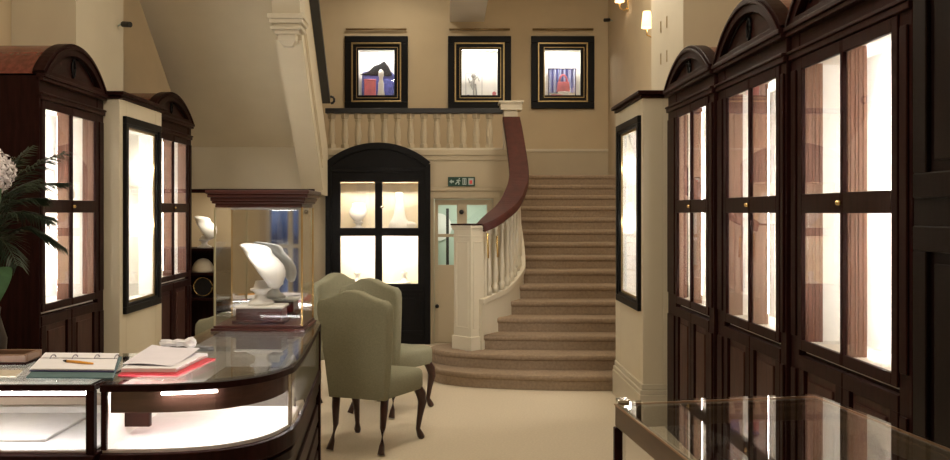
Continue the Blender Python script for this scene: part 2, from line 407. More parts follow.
# gallery balustrade
t = thing('gallery_balustrade', 'white gallery balustrade with black top rail under the lit wall niches', 'balustrade', (0, YG + .07, 2.42))
def gl_(mb):
    for v in mb.b.verts: v.co -= Vector((0, YG + .07, 2.42))
    return mb
ZR = wz(108, YG)
obj('top_rail', gl_(MB().box(wx(325, YG), wx(503, YG), YG + .0, YG + .14, ZR - .065, ZR)), 'jet', t, .008)
obj('bottom_rail', gl_(MB().box(wx(325, YG), wx(503, YG), YG + .01, YG + .13, 2.42, 2.455)), 'white', t, .004)
x = wx(331, YG)
while x < wx(497, YG):
    hb = ZR - .065 - 2.455
    obj('baluster', gl_(MB().lathe([(.048, 0), (.048, .05), (.03, .06), (.042, .12), (.046, .18), (.034, .28), (.030, .33), (.042, .35), (.036, .37), (.050, .38), (.050, hb)], (x, YG + .07, 2.455), 4).lathe([(.034, .055), (.044, .15), (.031, .3), (.03, .35)], (x, YG + .07, 2.455), 10)), 'pale', t)
    x += .166
ny = YG + .12
n_ = obj('end_post', gl_(MB().box(wx(503, ny), wx(517, ny), YG + .02, YG + .22, 2.16, wz(109, ny))), 'white', t, .004)
obj('post_cap', gl_(MB().box(wx(500.5, YG), wx(522, YG), YG - .02, YG + .26, wz(110, YG), wz(103, YG)).box(wx(499, YG), wx(523.5, YG), YG - .04, YG + .28, wz(103, YG), wz(100.8, YG))), 'white', n_, .004)

# ------------------------------------------------------------------ display cabinets
def cabinet(label, W, D, p0, p1, lamp_hi, rise=.29, name='display_cabinet', group='mahogany display cabinets along the walls'):
    t = thing(name, label, 'display cabinet', group=group)
    so_, sm = .05, .026
    d0, d1 = p0 - so_, p1 + so_; mid = (p0 + p1) / 2
    ZB, ZT, ZF = .98, 2.40, 2.56
    mb = MB()
    mb.box(0, W, .26, D, 0, ZF).box(0, d0, 0, .26, 0, ZF).box(d1, W, 0, .26, 0, ZF)
    mb.box(d0, d1, .03, .26, 0, ZB - .02).box(d0, d1, .005, .26, ZT, ZF)
    obj('carcass', mb, 'wood', t, .004)
    mb = MB().box(-.0, W, -.025, .03, 0, .10).box(0, W, -.015, .03, .10, .13)
    for a, b in ((0, d0), (d1, W)): mb.box(a + .02, b - .02, -.012, 0, .2, ZB - .1).box(a + .02, b - .02, -.012, 0, ZB + .06, ZT - .05)
    obj('plinth', mb, 'wood', t, .004)
    mb = MB().box(0, W, -.016, .02, ZT + .005, ZT + .035).box(0, W, -.026, .02, ZT + .035, ZT + .05).box(0, W, -.03, .02, ZF - .035, ZF - .012).box(0, W, -.042, .02, ZF - .012, ZF + .012)
    obj('frieze_moulding', mb, 'woodx', t, .004)
    # arched pediment
    zc = ZF + .012; h = W / 2; R = (h * h + rise * rise) / (2 * rise); cz = zc + rise - R
    a = math.asin(h / R)
    arc = lambda rad, al, n=24: [(h + rad * math.sin(-al + 2 * al * i / n), cz + rad * math.cos(-al + 2 * al * i / n)) for i in range(n + 1)]
    mb = MB().prism([p for p in arc(R, a)], 'y', .05, D)
    obj('vault', mb, 'red', t)
    ri = R - .075; ai = math.acos(max(-1, min(1, (zc + .03 - cz) / ri)))
    mb = MB()
    o_ = arc(R + .012, math.asin(min(1, h / (R + .012)))); i_ = arc(ri, ai)
    mb.prism(o_ + i_[::-1], 'y', -.03, .05)
    r2 = R - .045; a2 = math.acos((zc + .035 - cz) / r2)
    mb.prism(arc(R - .01, a * .985) + arc(R - .03, a * .97)[::-1], 'y', -.042, -.03)
    mb.box(h - h * .97, h + h * .97, -.03, .05, zc, zc + .03)
    pd = obj('pediment', mb, 'wood', t, .003)
    mb = MB().tube([(h + .028 * math.cos(q), .002, zc + .03 + (rise - .1) * .5 + (rise - .1) * .36 * math.sin(q)) for q in [2 * PI * i / 20 for i in range(21)]], .008, 6)
    for sg in (-1, 1):
        mb.tube([(h + sg * (.06 + .33 * f) * h / .62, .005, zc + .04 + (rise - .12) * (1 - .8 * f * f)) for f in [i / 8 for i in range(9)]], .006, 6)
    obj('lunette_ornament', mb, 'black', pd, smooth=True)
    obj('lunette', MB().prism(i_, 'y', .010, .05), 'woodx', pd)
    # interior
    obj('back_panel', MB().box(d0, d1, .245, .26, ZB, ZT).box(d0, d0 + .008, .09, .245, ZB, ZT).box(d1 - .008, d1, .09, .245, ZB, ZT), 'lining', t)
    obj('display_shelf', MB().box(d0, d1, .036, .245, ZB - .02, ZB + .04), 'lining', t)
    obj('top_board', MB().box(d0, d1, .036, .245, ZT - .03, ZT), 'lining', t)
    pdp = .097 if p1 - p0 > .8 else .068
    for xa, xb in ((d0, d0 + .048), (mid - .018, mid + .018), (d1 - .048, d1)):
        mb = MB().box(xa, xb, .014, pdp, ZB + .04, ZT - .03)
        for q in (.025, .045, .06, .08)[:4 if pdp > .09 else 2]: mb.box(xa - .005, xb + .005, q, q + .006, ZB + .04, ZT - .03)
        obj('partition', mb, 'inner', t)
    for xx in ((mid, d1 - .018) if lamp_hi else (d0 + .018, mid)):
        obj('strip_lamp', MB().box(xx - .007, xx + .007, pdp + .001, pdp + .005, ZB + .10, ZT - .06), 'lamp', t)
    for bay in ((d0 + .04, mid - .022), (mid + .022, d1 - .04)):
        obj('glass_shelf', MB().box(bay[0], bay[1], .09, .24, 1.69, 1.697), 'glass', t)
    # glazed doors
    for xa, xb, sl, sr in ((d0, mid, so_, sm / 2), (mid, d1, sm / 2, so_)):
        mb = MB().box(xa + .002, xa + sl, -.008, .012, ZB, ZT).box(xb - sr, xb - .002, -.008, .012, ZB, ZT)
        for za, zb in ((ZB, 1.03), (1.645, 1.735), (2.345, ZT)): mb.box(xa + sl, xb - sr, -.008, .012, za, zb)
        d = obj('glazed_door', mb, 'wood', t, .003)
        for za, zb in ((1.03, 1.645), (1.735, 2.345)): obj('pane', MB().box(xa + sl, xb - sr, .002, .006, za, zb), 'glass', d)
        kx = xb - sr / 2 if sl > sr else xa + sl / 2
        obj('knob', MB().ball((kx, -.02, 1.69), .012), 'brass', d, smooth=True)
        mb = MB().frame(xa + .004, xb - .004, .14, .95, .065, 'y', -.004, .03)
        d = obj('cupboard_door', mb, 'wood', t, .003)
        obj('raised_panel', MB().box(xa + .069, xb - .069, .012, .03, .205, .885).box(xa + .11, xb - .11, .0, .012, .245, .845), 'woodp', d, .012, 2)
    return t
def right_cab(label, X, y0, y1, pa, pb, rise):     # pa/pb: pane range in Y (far, near)
    t = cabinet(label, y1 - y0, XR - X, y1 - pa, y1 - pb, True, rise)
    t.location = (X, y1, 0); t.rotation_euler = (0, 0, -PI / 2); return t
def left_cab(label, X, y0, y1, pa, pb, rise):
    t = cabinet(label, y1 - y0, X - XL, pa - y0, pb - y0, False, rise)
    t.location = (X, y0, 0); t.rotation_euler = (0, 0, PI / 2); return t
right_cab('arched mahogany cabinet on the right wall next to the cream pier', 1.67, 5.69, 6.89, 6.60, 5.85, .215)
right_cab('middle one of the three arched mahogany cabinets on the right wall', 1.69, 4.52, 5.68, 5.49, 4.65, .27)
right_cab('nearest arched mahogany cabinet on the right wall, above the glass table case', 1.71, 3.33, 4.51, 4.36, 3.475, .30)
left_cab('near arched mahogany cabinet on the left wall behind the palm fronds', -2.73, 5.98, 7.09, 6.06, 6.92, .275)
left_cab('far arched mahogany cabinet on the left wall beyond the cream pier', -2.73, 8.17, 9.49, 8.42, 9.34, .235)
# plain panelled end unit at the right picture edge
t = thing('panelled_cupboard', 'nearly black tall panelled cupboard at right edge of the photo', 'cupboard', (1.70, 3.30, 0), -PI / 2)
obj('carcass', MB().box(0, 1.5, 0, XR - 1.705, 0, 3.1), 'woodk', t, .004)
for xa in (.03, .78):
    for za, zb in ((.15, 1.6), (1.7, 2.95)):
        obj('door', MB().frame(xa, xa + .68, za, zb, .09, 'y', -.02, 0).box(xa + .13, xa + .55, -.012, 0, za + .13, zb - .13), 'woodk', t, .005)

# wall display windows on the piers
def pier_case(name, label, P, sg):
    xf, y0, y1, z0, z1 = P['xf'], P['fy0'], P['fy1'], P['fz0'], P['fz1']
    t = thing(name, label, 'wall display case', (xf, (y0 + y1) / 2, z0)); o = Vector((xf, (y0 + y1) / 2, z0))
    def L_(mb):
        for v in mb.b.verts: v.co -= o
        return mb
    def X(a, b): return sorted((xf + sg * a, xf + sg * b))
    e = .075
    a, b = X(-.03, .006)
    mb = MB().frame(y0 - e, y1 + e, z0 - e, z1 + e, e * .75, 'x', a, b); a, b = X(-.018, .02); mb.frame(y0 - e * .3, y1 + e * .3, z0 - e * .3, z1 + e * .3, e * .35, 'x', a, b)
    obj('frame', L_(mb), 'black', t, .004)
    a, b = X(.004, .012); obj('gilt_slip', L_(MB().frame(y0 + .004, y1 - .004, z0 + .004, z1 - .004, .018, 'x', a, b)), 'gold', t)
    a, b = X(.145, .155); mb = MB().box(a, b, y0 + .003, y1 - .003, z0 + .003, z1 - .003)
    a, b = X(.02, .145)
    mb.box(a, b, y0 + .003, y0 + .01, z0 + .003, z1 - .003).box(a, b, y1 - .01, y1 - .003, z0 + .003, z1 - .003).box(a, b, y0 + .01, y1 - .01, z0 + .003, z0 + .012).box(a, b, y0 + .01, y1 - .01, z1 - .012, z1 - .003)
    obj('lining', L_(mb), 'lining', t)
    a, b = X(.02, .14)
    for f in (.36, .66): obj('glass_shelf', L_(MB().box(a, b, y0 + .012, y1 - .012, z0 + f * (z1 - z0), z0 + f * (z1 - z0) + .008)), 'glass', t)
    a, b = X(.013, .017); obj('pane', L_(MB().box(a, b, y0 + .01, y1 - .01, z0 + .01, z1 - .01)), 'glass', t)
    a, b = X(.03, .042); obj('strip_lamp', L_(MB().box(a, b, y0 + .02, y0 + .034, z0 + .05, z1 - .05)), 'lamp_v', t)
    for f in (.40, .74):
        obj('spot_bulb', L_(MB().ball((xf + sg * .05, y0 + .9 * (y1 - y0), z0 + f * (z1 - z0) + .06), .03)), 'bulb', t, smooth=True)
    return t
pier_case('wall_display', 'black framed lit display case set in the left pier', LP, -1)
pier_case('wall_display', 'black framed lit display case set in the right pier beside the stairs', RP, 1)

# arched black cabinet under the gallery
ax0, ax1 = AC['x0'], AC['x1']
ya = YG - .07
t = thing('arched_display_cupboard', 'black arched cupboard with four lit panes under the gallery', 'display cupboard', ((ax0 + ax1) / 2, ya, 0))
o3 = Vector(((ax0 + ax1) / 2, ya, 0))
def L3(mb):
    for v in mb.b.verts: v.co -= o3
    return mb
def gx(px): return wx(px, ya)
def gz(py): return wz(py, ya)
PX = [(340, 375), (382, 418)]; PYv = [(182, 228), (236, 284)]
h = (ax1 - ax0) / 2; rise = gz(145) - gz(164); R = (h * h + rise * rise) / (2 * rise); al = math.asin(h / R); xm = (ax0 + ax1) / 2; czc = gz(145) - R
arcp = [(xm + R * math.sin(-al + 2 * al * i / 20), czc + R * math.cos(-al + 2 * al * i / 20)) for i in range(21)]
hl = [(gx(a), gx(b), gz(d), gz(c)) for a, b in PX for c, d in PYv]
mb = wall_cells(MB(), 'y', ya, YG + .0, ax0, ax1, 0, gz(164), hl)
mb.prism([(ax0, gz(164))] + arcp[1:-1] + [(ax1, gz(164))], 'y', ya, YG)
obj('front', L3(mb), 'black', t)
mb = MB(); a2 = al
outr = [(xm + (R + .03) * math.sin(-al + 2 * al * i / 20), czc + (R + .03) * math.cos(-al + 2 * al * i / 20)) for i in range(21)]
inr = [(xm + (R - .05) * math.sin(-al + 2 * al * i / 20), czc + (R - .05) * math.cos(-al + 2 * al * i / 20)) for i in range(21)]
mb.prism(outr + inr[::-1], 'y', ya - .035, ya).box(ax0, ax1, ya - .02, ya, gz(172), gz(168)).box(ax0 - .02, ax0 + .05, ya - .025, ya, 0, gz(164)).box(ax1 - .05, ax1 + .02, ya - .025, ya, 0, gz(164))
obj('arch_moulding', L3(mb), 'black', t, .004)
for xa, xb in ((ax0 + .07, xm - .015), (xm + .015, ax1 - .07)):
    obj('lower_panel', L3(MB().frame(xa, xb, .12, gz(290), .05, 'y', ya - .012, ya).box(xa + .1, xb - .1, ya - .012, ya, .22, gz(290) - .1)), 'black', t, .004)
yi = YG + .42
obj('lining', L3(MB().box(ax0 + .102, ax1 - .102, yi, yi + .02, .6, 2.15).box(ax0 + .102, ax0 + .112, YG, yi, .6, 2.15).box(ax1 - .112, ax1 - .102, YG, yi, .6, 2.15).box(ax0 + .112, ax1 - .112, YG + .0, yi, .6, .74).box(ax0 + .112, ax1 - .112, YG, yi, 2.10, 2.15)), plain('warm_lining', (.86, .77, .60), .7, .02, 8), t)
obj('shelf', L3(MB().box(ax0 + .112, ax1 - .112, YG + .005, yi, gz(233), gz(229.5))), 'lining', t)
for a, b in PX:
    for c, d in PYv: obj('pane', L3(MB().box(gx(a), gx(b), ya + .03, ya + .034, gz(d), gz(c))), 'glass', t)
    for zz in (2.06, gz(233) - .035): obj('strip_lamp', L3(MB().box(gx(a) - .02, gx(b) + .02, YG + .02, YG + .04, zz, zz + .018)), 'lamp_a' if zz < 1.8 else 'lamp_u', t)
obj('knob', L3(MB().ball((gx(382), ya - .03, gz(207)), .022)), 'chrome', t, smooth=True)

# white necklace busts
def bust_mb(s=1.0):
    mb = MB()
    mb.rings([[(s * rx * math.cos(2 * PI * k / 20), s * ry * math.sin(2 * PI * k / 20), s * z) for k in range(20)] for z, rx, ry in
              ((0, .085, .07), (.012, .088, .072), (.022, .07, .056), (.035, .04, .036), (.055, .033, .03), (.075, .045, .04), (.085, .07, .055), (.095, .072, .056), (.10, .05, .04), (.14, .035, .03))])
    # leaning chest board that narrows to a rounded point, collar-like neck at the top
    rs = []
    for f, w, d, y, z in ((0, .012, .008, -.105, .098), (.05, .040, .016, -.108, .107), (.15, .070, .022, -.106, .135), (.3, .098, .028, -.097, .170), (.45, .115, .034, -.080, .205), (.6, .120, .040, -.055, .238),
                          (.72, .114, .048, -.025, .265), (.82, .100, .055, .004, .290), (.9, .090, .060, .026, .312), (1, .094, .064, .046, .340), (1.02, .080, .052, .048, .348), (1.04, .04, .026, .048, .351)):
        rs.append([(s * w * math.cos(2 * PI * k / 24), s * (y + 1.4 * d * math.sin(2 * PI * k / 24)), s * (z + .25 * d * math.sin(2 * PI * k / 24))) for k in range(24)])
    return mb.rings(rs)
def bust(label, loc, rz, s, group='white necklace busts'):
    o = obj('necklace_bust', bust_mb(s), 'bust', smooth=True); o.location = loc; o.rotation_euler = (0, 0, rz)
    return tag(o, label, 'necklace bust', group)
zsh = gz(229.5) + .001
bust('white display bust behind the upper left pane of the black arched cupboard', (gx(356), YG + .22, zsh), 0, .95)
# seated-hand style display with raised stem
mb = MB().lathe([(.13, 0), (.14, .03), (.12, .09), (.085, .14), (.07, .2), (.06, .3), (.045, .4), (.05, .46), (.02, .47)], n=18, sy=.6)
mb.ball((.12, 0, .05), .08, sc=(1.3, .7, .6))
o = obj('display_figure', mb, 'bust', smooth=True); o.location = (gx(398), YG + .22, zsh)
tag(o, 'tall white jewellery figure behind the upper right pane of the black cupboard', 'display stand')
zsl = .741
for px, lb in ((355, 'small white ring stand behind the lower left pane of the black cupboard'), (403, 'small white ring stand behind the lower right pane of the black cupboard')):
    o = obj('ring_stand', MB().lathe([(.09, 0), (.09, .02), (.04, .03), (.025, .1), (.05, .13), (.02, .15)], n=14), 'bust', smooth=True); o.location = (gx(px), YG + .2, zsl)
    tag(o, lb, 'ring stand')

# ------------------------------------------------------------------ back wall niches
names = ['leftmost lit niche frame on the back wall, holding a blue bag and red box', 'middle lit niche frame on the back wall, above the gallery rail end', 'rightmost lit niche frame on the back wall, holding a pink bag']
for i, (a, b, c, d, e, f) in enumerate(NI):
    x0, x1, z0, z1 = holes[i]; xo0, xo1 = wx(e, YB), wx(f, YB); zo0, zo1 = wz(109, YB), wz(36.5, YB)
    t = thing('display_niche', names[i], 'display niche', ((x0 + x1) / 2, YB, z0), group='lit niches on the back wall'); o4 = Vector(((x0 + x1) / 2, YB, z0))
    def L4(mb):
        for v in mb.b.verts: v.co -= o4
        return mb
    obj('outer_frame', L4(MB().frame(xo0, xo1, zo0, zo1, .105, 'y', YB - .05, YB)), 'black', t, .008)
    obj('gilt_moulding', L4(MB().frame(xo0 + .10, xo1 - .10, zo0 + .10, zo1 - .10, .022, 'y', YB - .06, YB - .012)), 'gold', t, .004)
    obj('inner_frame', L4(MB().frame(xo0 + .12, xo1 - .12, zo0 + .12, zo1 - .12, .085, 'y', YB - .035, YB + .004)), 'black', t, .005)
    obj('gilt_slip', L4(MB().frame(x0 - .006, x1 + .006, z0 - .006, z1 + .006, .008, 'y', YB - .04, YB - .02)), 'gold', t)
    obj('lining', L4(MB().box(x0 + .002, x1 - .002, YB + .28, YB + .3, z0 + .002, z1 - .002).box(x0 + .002, x0 + .008, YB + .01, YB + .28, z0 + .002, z1 - .002).box(x1 - .008, x1 - .002, YB + .01, YB + .28, z0 + .002, z1 - .002).box(x0 + .008, x1 - .008, YB + .01, YB + .28, z0 + .002, z0 + .008).box(x0 + .008, x1 - .008, YB + .01, YB + .28, z1 - .008, z1 - .002)), 'lining', t)
    obj('strip_lamp', L4(MB().box(x0 + .04, x1 - .04, YB + .02, YB + .04, z1 - .022, z1 - .009)), 'lamp_n', t)
    obj('pane', L4(MB().box(x0 + .001, x1 - .001, YB - .012, YB - .008, z0 + .001, z1 - .001)), 'glass', t)
    bt = thing('picture_light', ['slim brass bar light above the leftmost lit niche', 'slim brass bar light above the middle lit niche', 'slim brass bar light above the rightmost lit niche'][i], 'picture light', ((xo0 + xo1) / 2, YB, wz(30, YB)), group='brass bar lights over the niches')
    hw = (xo1 - xo0) / 2 - .02
    obj('bar', MB().tube([(-hw, -.05, 0), (hw, -.05, 0)], .016), 'oldbrass', bt, smooth=True)
    for q in (-hw * .7, hw * .7): obj('bracket', MB().tube([(q, 0, 0), (q, -.05, 0)], .008, 6), 'brass', bt)
# niche contents
def nx(px): return wx(px, YB + .15)
def nzv(py): return wz(py, YB + .15)
fl = [h_[2] + .009 for h_ in holes]
S_ = (YB + .15) / F
# 1: blue bag, red box, small white bottle-like stand
t = thing('blue_handbag', 'crumpled blue and black bag in the leftmost wall niche', 'handbag', (nx(377.8), YB + .19, fl[0]))
obj('body', MB().prism([(-.25, 0), (.22, 0), (.25, .14), (.26, .36), (.2, .42), (.08, .4), (-.1, .44), (-.24, .4)], 'y', -.03, .05), 'bluebag', t, .02, 3)
obj('flap', MB().prism([(-.27, .37), (.14, .34), (.22, .36), (.16, .5), (.1, .58), (.02, .53), (-.06, .5), (-.14, .42)], 'y', -.045, .03), 'jet', t, .012, 2)
o = obj('gift_box', MB().box(-.088, .088, -.035, .035, 0, .26).box(-.092, .092, -.04, .04, .26, .285), 'pink', bevel=.006); o.location = (nx(370.5), YB + .085, fl[0])
tag(o, 'upright red box in front of the blue bag in the leftmost niche', 'gift box')
o = obj('jewellery_stand', MB().lathe([(.055, 0), (.06, .02), (.045, .12), (.045, .22), (.03, .27), (.03, .30), (.042, .34), (.04, .40), (.015, .43)], n=14, sy=.6), 'bust', smooth=True); o.location = (nx(381.5), YB + .065, fl[0])
tag(o, 'slim white stand beside the red box in the leftmost niche', 'display stand')
# 2: wire stand figure, blue box, red box
mb = MB().tube([(0, 0, 0), (0, 0, .12), (-.02, 0, .2), (.0, 0, .3)], [.012, .014, .03, .02]).tube([(.045, 0, 0), (.04, 0, .12), (.02, 0, .22)], [.012, .014, .02])
mb.tube([(0, 0, .27), (.06, 0, .33), (.09, 0, .26)], .01).tube([(0, 0, .27), (-.06, 0, .24), (-.08, 0, .31)], .01).ball((.0, 0, .34), .035)
o = obj('wire_figure', mb, plain('pale_wire', (.45, .44, .42), .6, .05, 8), smooth=True); o.location = (nx(473.5), YB + .12, fl[1])
tag(o, 'pale figure-shaped stand in the middle wall niche', 'display stand')
o = obj('notice_frame', MB().frame(-.13, .13, 0, .40, .012, 'y', -.008, .008), plain('silver_wire', (.55, .54, .52), .4, .05, 8)); o.location = (nx(474), YB + .2, fl[1])
tag(o, 'thin silver frame behind the figure in the middle niche', 'stand')
for px, w_, h_, mt, lb in ((468, .04, .035, 'bluebag', 'tiny blue box at the left of the middle niche floor'), (494, .028, .085, 'pink', 'tiny red box at the right of the middle niche floor')):
    o = obj('trinket_box', MB().box(-w_, w_, -.03, .03, 0, h_).box(-w_ * .5, w_ * .5, -.02, .02, h_, h_ + .012), mt, bevel=.004); o.location = (nx(px), YB + .08, fl[1]); tag(o, lb, 'box')
# 3: striped blue drape, pink bag, pink purse
mb = MB()
n = 44
pr_ = [(-.20 + .40 * i / n, .018 * math.sin(i * 2 * PI / 5.5)) for i in range(n + 1)]
mb.prism([(x, y) for x, y in pr_] + [(x, y + .012) for x, y in pr_[::-1]], 'z', .09, .45)
m_, nt_, b_ = nodes('striped_blue_silk')
tc = nt_.nodes.new('ShaderNodeTexCoord'); wv = nt_.nodes.new('ShaderNodeTexWave'); wv.inputs['Scale'].default_value = 4.2; wv.bands_direction = 'X'
rp2 = nt_.nodes.new('ShaderNodeValToRGB'); rp2.color_ramp.elements[0].color = (.04, .06, .28, 1); rp2.color_ramp.elements[1].color = (.66, .70, .92, 1)
nt_.links.new(tc.outputs['Object'], wv.inputs['Vector']); nt_.links.new(wv.outputs['Fac'], rp2.inputs['Fac']); nt_.links.new(rp2.outputs['Color'], b_.inputs['Base Color'])
dp = thing('blue_drape', 'pleated blue striped drape standing in the rightmost wall niche', 'drape', (nx(562.5), YB + .2, fl[2]))
obj('cloth', mb, m_, dp, smooth=False)
obj('rail', MB().tube([(-.22, 0, .455), (.22, 0, .455)], .01).tube([(-.205, 0, 0), (-.205, 0, .45)], .008).tube([(.205, 0, 0), (.205, 0, .45)], .008), 'navy', dp)
t = thing('pink_handbag', 'pink handbag with arched handle before the blue drape', 'handbag', (nx(563), YB + .12, fl[2] + .045))
obj('body', MB().prism([(-.10, .05), (.10, .05), (.085, .20), (-.085, .20)], 'y', -.035, .035), 'pink', t, .01)
obj('handle', MB().tube([(.06 * math.cos(q), 0, .19 + .115 * math.sin(q)) for q in [PI * i / 10 for i in range(11)]], .016), 'pink', t, smooth=True)
obj('stand', MB().box(-.08, .08, -.04, .04, -.0445, .05), 'bust', t, .004)
o = obj('purse', MB().box(-.085, .06, -.03, .03, 0, .045).ball((.075, 0, .02), .02), plain('pale_pink', (.75, .32, .38), .5, .05, 10), bevel=.008); o.location = (nx(556), YB + .06, fl[2])
tag(o, 'small pale pink purse lying below the pink handbag', 'purse')

# ------------------------------------------------------------------ door, exit sign, passage
t = thing('door_1', 'pale panelled door with two glass panes behind the newel post', 'door', (dr[0], YG + .05, 0)); t['kind'] = 'structure'
del t['category']
W_ = dr[1] - dr[0]; H_ = dr[3]
oD = Vector((dr[0], YG + .05, 0))
def L5(mb):
    for v in mb.b.verts: v.co -= oD
    return mb
yd = YG + .05
dh = [(wx(438, yd), wx(457, yd), wz(265, yd), wz(205, yd)), (wx(467, yd), wx(487, yd), wz(265, yd), wz(205, yd))]
lf = obj('leaf', L5(wall_cells(MB(), 'y', yd, yd + .05, dr[0] + .004, dr[1] - .004, .005, H_ - .005, dh)), 'pale', t, .003)
for h_ in dh:
    obj('pane', L5(MB().box(h_[0], h_[1], yd + .02, yd + .025, h_[2], h_[3])), 'glass', lf)
    obj('glazing_bar', L5(MB().box(h_[0], h_[1], yd + .005, yd + .045, wz(237, yd), wz(234, yd))), 'pale', lf)
obj('bolt_plate', L5(MB().ball((wx(461.5, yd), yd - .012, wz(212, yd)), .03, sc=(1, .5, 1))), 'jet', t, smooth=True)
obj('handle', L5(MB().ball((wx(434.6 + 2.5, yd), yd - .03, wz(306, yd)), .025)), 'jet', t, smooth=True)
o = obj('coat_rail', MB().box(-.02, .02, -.02, .02, 0, 1.7), 'jet'); o.location = (wx(447.5, 12.6), 12.6, 0)
tag(o, 'black upright pole seen through the left door pane', 'pole')
o = obj('wall_mirror', MB().prism([(.2 * math.cos(q), .2 * math.sin(q)) for q in [2 * PI * i / 28 for i in range(28)]], 'y', -.02, .0), 'lining'); o.location = (wx(438, 12.98), 12.99, wz(227, 12.98))
tag(o, 'round white plate on the passage wall seen through the left door pane', 'wall plate')
xs0, xs1, zs0, zs1 = wx(448, YG), wx(475, YG), wz(186.3, YG), wz(177, YG)
t = thing('exit_sign', 'small dark green running-man exit sign above the pale door', 'exit sign', ((xs0 + xs1) / 2, YG, (zs0 + zs1) / 2))
hw, hh = (xs1 - xs0) / 2, (zs1 - zs0) / 2
obj('panel', MB().box(-hw, hw, -.03, 0, -hh, hh), 'green', t, .004)
def sym(name, pts, mat, x, sc=1): obj(name, MB().prism([(x + a * sc, b * sc) for a, b in pts], 'y', -.033, -.0295), mat, t)
sym('arrow', [(-.035, 0), (0, .03), (0, .012), (.03, .012), (.03, -.012), (0, -.012), (0, -.03)], 'signwhite', -hw + .048, .9)
mb = MB()
X0 = -.045
def stroke(p, q, w_=.007):
    d = (Vector(q) - Vector(p)).normalized(); nn = Vector((-d.y, d.x)) * w_
    P_, Q_ = Vector(p), Vector(q)
    mb.prism([tuple(v) for v in (P_ - nn, Q_ - nn, Q_ + nn, P_ + nn)], 'y', -.034, -.0295)
stroke((X0 + .012, .022), (X0, -.006), .009); stroke((X0, -.006), (X0 - .022, -.018)); stroke((X0 - .022, -.018), (X0 - .03, -.036)); stroke((X0, -.006), (X0 + .016, -.02)); stroke((X0 + .016, -.02), (X0 + .008, -.04)); stroke((X0 + .012, .02), (X0 - .018, .012)); stroke((X0 + .012, .02), (X0 + .03, .004))
mb.prism([(X0 + .018 + .009 * math.cos(q), .036 + .009 * math.sin(q)) for q in [2 * PI * i / 12 for i in range(12)]], 'y', -.034, -.0295)
obj('running_figure', mb, 'signwhite', t)
obj('door_symbol', MB().frame(.012, .06, -.04, .042, .009, 'y', -.033, -.0295).box(.03, .042, -.033, -.0295, -.03, .03), 'signwhite', t)
obj('flame_panel', MB().box(.085, .15, -.033, -.0295, -.042, .042), 'signwhite', t)
obj('red_mark', MB().box(.1, .135, -.036, -.033, -.03, .016), 'signred', t)

# ------------------------------------------------------------------ alcove under the bulkhead, left of tower
t = thing('shelf_unit', 'dark open shelf unit in the alcove behind the glass tower', 'shelf unit', (-3.35, 10.65, 0))
mb = MB().box(0, .03, 0, .5, 0, 1.2).box(1.40, 1.43, 0, .5, 0, 1.2).box(0.03, 1.40, .48, .5, 0, 1.2)
obj('frame', mb, 'wood', t, .003)
for z in (.08, .60, .90, 1.19): obj('shelf', MB().box(.0 if z > 1 else .03, 1.43 if z > 1 else 1.40, -.02 if z > 1 else 0, .48 if z < 1 else .5, z, z + .03), 'woodx', t, .003)
o = bust('white necklace bust on the dark shelf unit left of glass tower', (wx(204.5, 10.85), 10.85, 1.2205), .9, 1.0)
o.scale = (1.05, 1.05, 1.05)
o = obj('domed_box', MB().lathe([(.125, 0), (.13, .02), (.125, .06), (.10, .11), (.06, .15), (.01, .165)], n=24), plain('cream_card', (.7, .62, .48), .6, .05, 8), smooth=True); o.location = (wx(203, 10.8), 10.8, .931)
tag(o, 'cream domed box on the middle shelf under the bust', 'box')
t = thing('round_mirror', 'round black mirror with pale rim on the lower alcove shelf', 'mirror', (wx(203, 10.78), 10.78, .6305))
obj('glass', MB().prism([(.105 * math.cos(q), .105 * math.sin(q) + .125) for q in [2 * PI * i / 28 for i in range(28)]], 'y', 0, .02), 'jet', t)
obj('rim', MB().tube([(.112 * math.cos(q), .0, .125 + .112 * math.sin(q)) for q in [2 * PI * i / 28 for i in range(29)]], .010, 6), 'brass', t, smooth=True)
obj('foot', MB().box(-.05, .05, -.02, .05, 0, .012), 'jet', t)

# ------------------------------------------------------------------ wall fittings
def sconce(label, y, z, lit):
    t = thing('wall_sconce', label, 'wall sconce', (XR, y, z), group='brass wall sconces')
    obj('back_plate', MB().box(-.015, 0, -.03, .03, -.10, .06), 'brass', t, .004)
    obj('arm', MB().tube([(-.01, 0, -.06), (-.06, 0, -.09), (-.12, 0, -.06), (-.12, 0, .0)], .009), 'brass', t, smooth=True)
    obj('lamp_shade', MB().rings([[(-.12 + r * math.cos(2 * PI * k / 16), r * math.sin(2 * PI * k / 16), z_) for k in range(16)] for r, z_ in ((.066, .02), (.045, .21), (.042, .21), (.063, .02))], cap=False, closed=True), 'shade', t, smooth=True)
    obj('bulb', MB().ball((-.12, 0, .07), .03), 'bulb', t, smooth=True)
sconce('lit cream shaded sconce high on right wall beside the chimney breast', 10.38, wz(28, 10.38) - .02, True)
sconce('brass wall sconce at the top edge of the photo near back corner', 12.05, wz(17, 12.05) + .18, True)
def cctv(label, loc, d):
    t = thing('security_camera', label, 'security camera', loc, group='small black security cameras')
    obj('bracket', MB().tube([(0, 0, 0), (d * .03, -.01, .012), (d * .06, -.02, .012)], .009), 'signwhite', t, smooth=True)
    obj('housing', MB().tube([(d * .05, -.02, .012), (d * .13, -.06, .0)], [.026, .026], 10), 'jet', t)
cctv('small black security camera in the upper back corner over the stairs', (2.385, 13.2, wz(21, 13.2)), -1)
cctv('small black security camera on the left chimney breast', (-2.951, 8.0, wz(26, 8.0)), 1)
